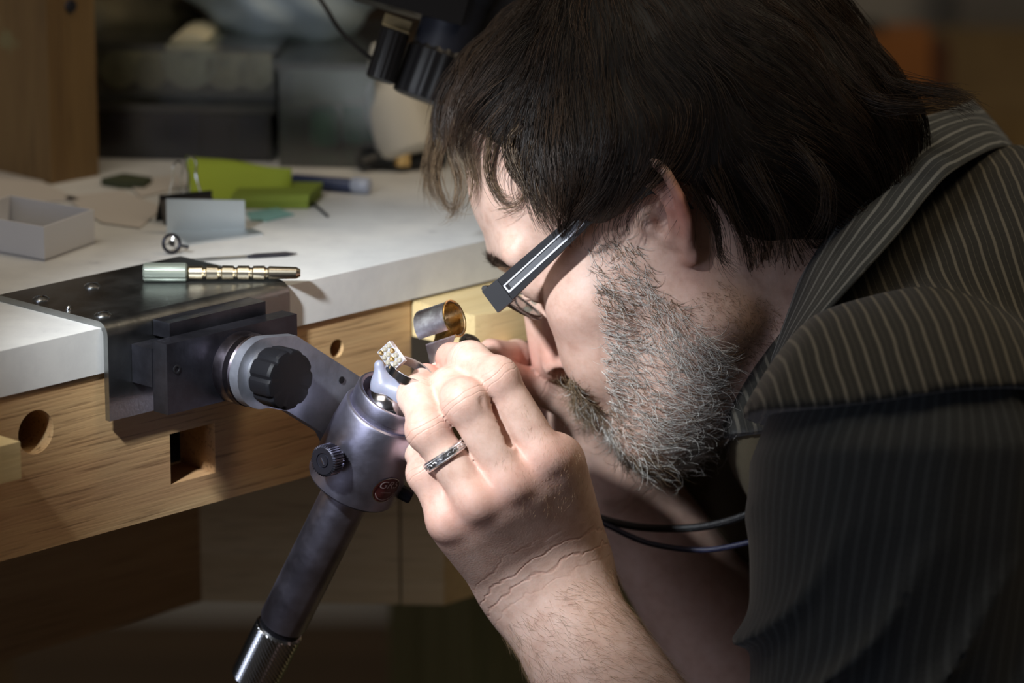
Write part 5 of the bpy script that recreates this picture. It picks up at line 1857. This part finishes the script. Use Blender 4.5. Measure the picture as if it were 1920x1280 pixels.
# wooden post at the left back
POSTW = mat_wood('post_wood', (0.11, 0.06, 0.02), (0.17, 0.10, 0.035), (0.22, 0.14, 0.055), ZV, .9, .6, .4, blotch=(14, (.20, .19, .09), .60))
post = thing('wooden_post', 'thick rough wooden post standing on the bench at the far left', 'post', W_on_z(60, 335))
k0 = W_on_z(97, 346); k1 = W_on_z(168, 326)
bm = bmesh.new(); wv_ = EV * np.linalg.norm(k1 - k0); lv_ = -NV * .075
hexa(bm, [k0, k0 + wv_, k0 + wv_ + lv_, k0 + lv_] + [p + ZV * .42 for p in (k0, k0 + wv_, k0 + wv_ + lv_, k0 + lv_)]); bm_obj('beam', bm, POSTW, post, bevel=.002)
for zz in (.10, .24):
    bm = bmesh.new(); lathe(bm, k0 + wv_ * .5 + ZV * zz, NV, [(0, .004), (.0015, .0035)], 12); bm_obj('screw_head', bm, M_STEEL_D, post, smooth=True)

# clear storage boxes, depth about 2.3 m
M_CLEAR = mat_pane('clear_plastic', (.80, .84, .84), .10, .25)
def cbox(name, px0, px1, pyb, pyt, d, dep, lab, cat, mat, lidmat=None, group=None, yaw=-.10, z0=None):
    base = P(px0, pyb, d); base[2] = Zt + .0003 if z0 is None else z0; w = (px1 - px0) / FPX * d; h = (pyb - pyt) / FPX * d / CP
    ux = np.array([math.cos(yaw), math.sin(yaw), 0]); uy = np.array([-math.sin(yaw), math.cos(yaw), 0])
    t = thing(name, lab, cat, base + ux * w / 2 + uy * dep / 2, group)
    wt = .0015
    for nm, (a0, a1, b0, b1, c0, c1) in (('front_panel', (0, w, 0, wt, 0, h)), ('back_panel', (0, w, dep - wt, dep, 0, h)), ('side_panel', (0, wt, wt, dep - wt, 0, h)), ('side_panel', (w - wt, w, wt, dep - wt, 0, h)), ('bottom', (wt, w - wt, wt, dep - wt, 0, wt))):
        bm = bmesh.new(); hexa(bm, [base + ux * x + uy * y + ZV * z for z in (c0, c1) for x, y in ((a0, b0), (a1, b0), (a1, b1), (a0, b1))]); bm_obj(nm, bm, mat, t)
    bm = bmesh.new(); hexa(bm, [base + ux * x + uy * y + ZV * z for z in (h, h + .004) for x, y in ((-.003, -.003), (w + .003, -.003), (w + .003, dep + .003), (-.003, dep + .003))]); bm_obj('lid', bm, lidmat or mat, t, bevel=.001)
    return t, base, ux, uy, w, h
DB = 2.235
t1, b1, ux, uy, w1, h1 = cbox('storage_box', 172, 512, 312, 222, DB + .01, .16, 'smoky clear storage box with dark contents, lowest of the stack', 'box', mat_pane('smoked_plastic', (.42, .44, .52), .06, .25), M_CLEAR)
dk = [(.05, .05, .10), (.11, .07, .09), (.03, .045, .11), (.07, .07, .08), (.05, .07, .13)]
for k in range(5):
    x = w1 * (.06 + .185 * k)
    bm = bmesh.new(); hexa(bm, [b1 + ux * (x + a_) + uy * (.010 + bb) + ZV * z for z in (.002, h1 * (.72 + .05 * (k % 3))) for a_, bb in ((0, 0), (w1 * .15, 0), (w1 * .15, .11), (0, .11))])
    setp(bm_obj('carton', bm, mat_plain('dark_carton', dk[k], .6), bevel=.002), 'dark carton inside the smoky lower box, %s' % ('at its left end', 'second from its left', 'in its middle', 'second from its right', 'at its right end')[k], 'carton')
t2, b2_, ux, uy, w2, h2 = cbox('storage_box', 168, 520, 215, 128, DB + .02, .14, 'clear storage box of pale rolls, resting on the smoky box', 'box', M_CLEAR, z0=Zt + .0006 + h1 + .004)
M_ROLL = mat_plain('cream_roll', (.74, .68, .48), .8)
M_TAN = mat_plain('tan_roll', (.52, .44, .26), .8, var=.3, vscale=60)
for i, (fx, r_, mt, lab) in enumerate(((.14, .011, M_TAN, 'small tan roll at the left inside the upper clear box'), (.31, .010, M_TAN, 'small tan roll beside the big cream roll in the clear box'), (.52, .0165, M_ROLL, 'big cream roll facing the viewer in the upper clear box'), (.72, .0125, M_TAN, 'tan roll right of the big cream roll'), (.88, .011, M_TAN, 'tan roll at the right end of the upper clear box'))):
    rl = thing('tape_roll', lab, 'roll', b2_ + ux * (w2 * fx) + uy * .03 + ZV * .003)
    c_ = b2_ + ux * (w2 * fx) + uy * .012 + ZV * (r_ + .003)
    bm = bmesh.new(); lathe(bm, c_, uy, [(0, r_ * .35), (.0, r_), (.05, r_), (.05, r_ * .35), (.0, r_ * .35)], 28, False, False); bm_obj('tape', bm, mt, rl, smooth=True, auto=.5)
    bm = bmesh.new(); lathe(bm, c_ + uy * .001, uy, [(0, r_ * .33), (.048, r_ * .33)], 16); bm_obj('core', bm, mt, rl, smooth=True, auto=.5)
t3, b3, ux, uy, w3, h3 = cbox('storage_box', 524, 705, 308, 128, DB - .015, .15, 'tall clear storage box with green bundle, right of the stack', 'box', M_CLEAR)
M_GB = mat_plain('green_bundle', (.05, .24, .13), .7)
bm = bmesh.new(); c_ = b3 + ux * w3 * .66 + uy * .05 + ZV * .003
for k in range(3):
    lathe(bm, c_ + ux * (-.018 + .018 * k) + uy * (.01 * (k % 2)), ZV, [(0, .007), (.002, .009), (.021 + .002 * k, .009), (.024 + .002 * k, .005)], 16)
setp(bm_obj('green_bundle', bm, M_GB, smooth=True), 'dark green bundle low inside the tall clear box', 'bundle')
bm = bmesh.new(); c_ = b3 + ux * w3 * .45 + uy * .07 + ZV * .029
hexa(bm, [c_ + ux * x + uy * y + ZV * z for z in (0, .020) for x, y in ((-.024, -.03), (.026, -.03), (.026, .03), (-.024, .03))])
setp(bm_obj('grey_carton', bm, mat_plain('grey_carton', (.26, .26, .20), .7), bevel=.002), 'grey green carton above the green bundle in the tall box', 'carton')
# plastic bag slumped on the boxes
M_BAG = mat_plain('blue_grey_bag', (.32, .40, .46), .45, bump=.5, bscale=30)
bcn = w2q(P(520, 8, DB + .06))
def f_bag(p):
    p = p.astype(np.float32); R_ = np.stack([CR, CU, CF], 1)
    d = ell(p, bcn + np.array([1.0, 0, .4]), (5.0, 3.2, 4.0), R_)
    d = smin(d, ell(p, bcn + CU * 2.5 - CR * 1.5, (5.2, 3.2, 3.6), R_), 1)
    return d - .22 * np.sin(p[:, 0] * 1.7 + np.sin(p[:, 2] * 1.1) * 2) - .12 * np.sin(p[:, 2] * 2.3 + p[:, 1])
gv, gq = surface_nets(f_bag, bcn - 9, bcn + 9, .32, B=10); gn = q_normals(gv, gq)
if ((gv - bcn) * gn).sum() < 0: gq = gq[:, ::-1]
bag = link('plastic_bag', np_mesh('plastic_bag', q2w(gv), gq), M_BAG, None, loc=q2w(bcn - ZV * 3.4)); setp(bag, 'blue grey plastic bag slumped on top of the clear boxes', 'bag')
bc2 = w2q(P(250, 42, DB + .10))
def f_bag2(p):
    p = p.astype(np.float32); R_ = np.stack([CR, CU, CF], 1)
    return ell(p, bc2, (4.6, 1.7, 3.6), R_) - .15 * np.sin(p[:, 0] * 2 + p[:, 1])
gv, gq = surface_nets(f_bag2, bc2 - 6, bc2 + 6, .32, B=10); gn = q_normals(gv, gq)
if ((gv - bc2) * gn).sum() < 0: gq = gq[:, ::-1]
bag2 = link('cloth_bundle', np_mesh('cloth_bundle', q2w(gv), gq), mat_plain('khaki_cloth', (.17, .15, .09), .8, bump=.4, bscale=40), None, loc=q2w(bc2 - ZV * 1.6)); setp(bag2, 'khaki cloth bundle between the wooden post and the plastic bag', 'cloth')
# shelf board behind
shf = thing('shelf_unit', 'dark brown shelf unit behind the storage boxes', 'shelf', P(400, 300, 2.62))
M_SH = mat_plain('dark_brown_board', (.055, .035, .02), .6, var=.2)
xl = -.34; xr = .02; yb = 2.42
for nm, (x0, x1, y0, y1, z0, z1) in (('back_board', (xl, xr, yb + .22, yb + .235, Zt + .0005, 1.75)), ('side_board', (xl - .02, xl, yb, yb + .235, Zt + .0005, 1.75)), ('side_board', (xr, xr + .02, yb, yb + .235, Zt + .0005, 1.75)), ('shelf', (xl, xr, yb, yb + .22, Zt + .0005, Zt + .018)), ('shelf', (xl, xr, yb, yb + .22, 1.30, 1.318)), ('shelf', (xl, xr, yb, yb + .22, 1.6, 1.618))):
    bm = bmesh.new(); hexa(bm, [(x0, y0, z0), (x1, y0, z0), (x1, y1, z0), (x0, y1, z0), (x0, y0, z1), (x1, y0, z1), (x1, y1, z1), (x0, y1, z1)]); bm_obj(nm, bm, M_SH, shf, bevel=.001)
# cream bottle by the forehead
M_CREAM = mat_plain('cream_plastic', (.58, .55, .47), .5)
bot = thing('bottle', 'cream white squeeze bottle behind the black knobs', 'bottle', W_on_z(800, 300))
bb_ = P(775, 292, 2.215); bax = unit(CU * .97 - CR * .32 + CF * .1)
bm = bmesh.new(); lathe(bm, bb_, bax, [(0, .0165), (.003, .0195), (.030, .0190), (.044, .0150), (.050, .008)], 32); bm_obj('body', bm, M_CREAM, bot, smooth=True)
bm = bmesh.new(); lathe(bm, bb_ + bax * .049, bax, [(0, .0085), (.012, .0080), (.020, .003)], 20); bm_obj('nozzle', bm, M_CREAM, bot, smooth=True)

# ---------------------------------------------------------------- microscope head hanging above the work
ms = thing('microscope', 'black microscope head with ridged knobs hanging above the forehead', 'microscope', P(790, 90, 2.03))
D = 2.03
kax = unit(CU * .93 + CR * .34)              # the knobs hang along this tilted axis
def pcyl(name, px, py, d, ax, prof, mat, seg=48, rad=None, auto=.6):
    bm = bmesh.new(); lathe(bm, P(px, py, d), ax, prof, seg, rad=rad); return bm_obj(name, bm, mat, ms, smooth=True, auto=auto)
rib = lambda th, i: 1 + .035 * (1 if math.cos(th * 16) > 0 else 0)
pcyl('eyepiece', 795, 190, D, kax, [(0, .0150), (.001, .0172), (.004, .0178), (.026, .0178), (.028, .0160), (.030, .0150)], M_BLACK, 96, rib)
pcyl('eyepiece_tube', 822, 112, D, kax, [(0, .0160), (.034, .0160), (.036, .0172), (.05, .0172)], mat_plain('blue_black_metal', (.030, .034, .050), .45), 48)
pcyl('small_knob', 712, 152, D - .01, unit(CU * .95 + CR * .30), [(0, .0060), (.001, .0076), (.027, .0076), (.028, .0060)], M_BLACK, 96, rib)
bm = bmesh.new(); box_frame(bm, P(745, 44, D), unit(CR - CU * .35), CF, unit(CU + CR * .35), .0075, .006, .0028); bm_obj('wooden_shim', bm, PINE, ms, bevel=.0004)
bm = bmesh.new(); box_frame(bm, P(775, -18, D), unit(CR - CU * .28), CF, unit(CU + CR * .28), .0300, .020, .0125); bm_obj('housing', bm, M_BLACK, ms, bevel=.003)
bm = bmesh.new(); box_frame(bm, P(880, 60, D + .02), unit(CR - CU * .28), CF, unit(CU + CR * .28), .026, .020, .030); bm_obj('body_block', bm, M_BLACK, ms, bevel=.004)
hs_ = P(830, -100, D + .03)
bm = bmesh.new(); tube(bm, spline([hs_, hs_ + np.array([0, .05, .12]), hs_ + np.array([.02, .15, .5]), np.array([hs_[0] + .03, hs_[1] + .18, 2.695])], 20), .014, 16); bm_obj('support_arm', bm, M_BLACK, ms, smooth=True)
bm = bmesh.new(); tube(bm, spline([P(560, -60, 2.08), P(608, 10, 2.08), P(640, 60, 2.06), P(690, 105, 2.04), P(735, 130, D - .012)], 30), .0013, 8); bm_obj('cable', bm, M_RUBBER, ms, smooth=True)

# ---------------------------------------------------------------- far right: low cabinet with an orange block
cab = thing('plywood_cabinet', 'tan plywood cabinet by the back wall, right of the man', 'cabinet', (.62, 3.5, 0.0))
TANW = mat_wood('tan_plywood', (.20, .13, .05), (.28, .19, .08), (.34, .24, .10), ZV, .6, .6, .2)
zc0 = P(1700, 205, 3.5)[2]
bm = bmesh.new(); hexa(bm, [(.22, 3.45, 0), (1.05, 3.35, 0), (1.15, 3.85, 0), (.30, 3.9, 0), (.22, 3.45, zc0), (1.05, 3.35, zc0), (1.15, 3.85, zc0), (.30, 3.9, zc0)]); bm_obj('carcass', bm, TANW, cab, bevel=.004)
for k in range(2):
    bm = bmesh.new(); f0 = np.array([.22, 3.45, 0]); f1 = np.array([1.05, 3.35, 0]); dv_ = f1 - f0; nn = unit([-.12, -1, 0]) * .018
    a_, b__ = f0 + dv_ * (.03 + .49 * k), f0 + dv_ * (.48 + .49 * k)
    hexa(bm, [a_ + ZV * .1 , b__ + ZV * .1, b__ + nn + ZV * .1, a_ + nn + ZV * .1, a_ + ZV * (zc0 - .03), b__ + ZV * (zc0 - .03), b__ + nn + ZV * (zc0 - .03), a_ + nn + ZV * (zc0 - .03)]); dr_ = bm_obj('door', bm, TANW, cab, bevel=.003)
    hk = (b__ if k == 0 else a_) + nn + dv_ * (-.04 if k == 0 else .04) + ZV * .7
    bm = bmesh.new(); lathe(bm, hk, nn, [(0, .006), (.012, .006), (.014, .014), (.022, .012)], 16); bm_obj('knob', bm, M_STEEL_D, dr_, smooth=True)
bx = P(1652, 168, 3.55)
blk = thing('wooden_block', 'orange wooden block with dark end standing on the plywood cabinet', 'block', bx)
hb = .060; wb = .072
for nm, x0, x1, mt in (('block', -.03, .045, mat_plain('orange_wood', (.42, .17, .05), .6, var=.15)), ('dark_end', .0455, .064, mat_plain('dark_brown_end', (.12, .05, .025), .6))):
    bm = bmesh.new(); hexa(bm, [np.array([bx[0] + x, bx[1] + y, zc0 + z]) for z in (.0005, hb if nm == 'block' else hb * .8) for x, y in ((x0, 0), (x1, 0), (x1, .06), (x0, .06))]); bm_obj(nm, bm, mt, blk, bevel=.002)
bm = bmesh.new(); c_ = np.array([bx[0] - .012, bx[1] + .02, zc0 + hb]); lathe(bm, c_, ZV, [(0, .016), (.006, .016), (.009, .010)], 20)
setp(bm_obj('lid', bm, mat_plain('dark_lid', (.06, .06, .05), .6), smooth=True), 'dark round lid lying on the orange block', 'lid')
# added grey sheet standing in for the darker wall corner, top right
bm = bmesh.new(); p0 = P(1795, 125, 4.1); hexa(bm, [np.array([p0[0] + x, p0[1] + y, z]) for z in (0, 2.0) for x, y in ((0, 0), (.5, 0), (.5, .03), (0, .03))])
setp(bm_obj('dark_wall_sheet', bm, mat_plain('dark_wall_sheet', (.20, .19, .18), .7), bevel=.002), 'tall dark grey sheet standing in for the darker wall corner, far right', 'board')
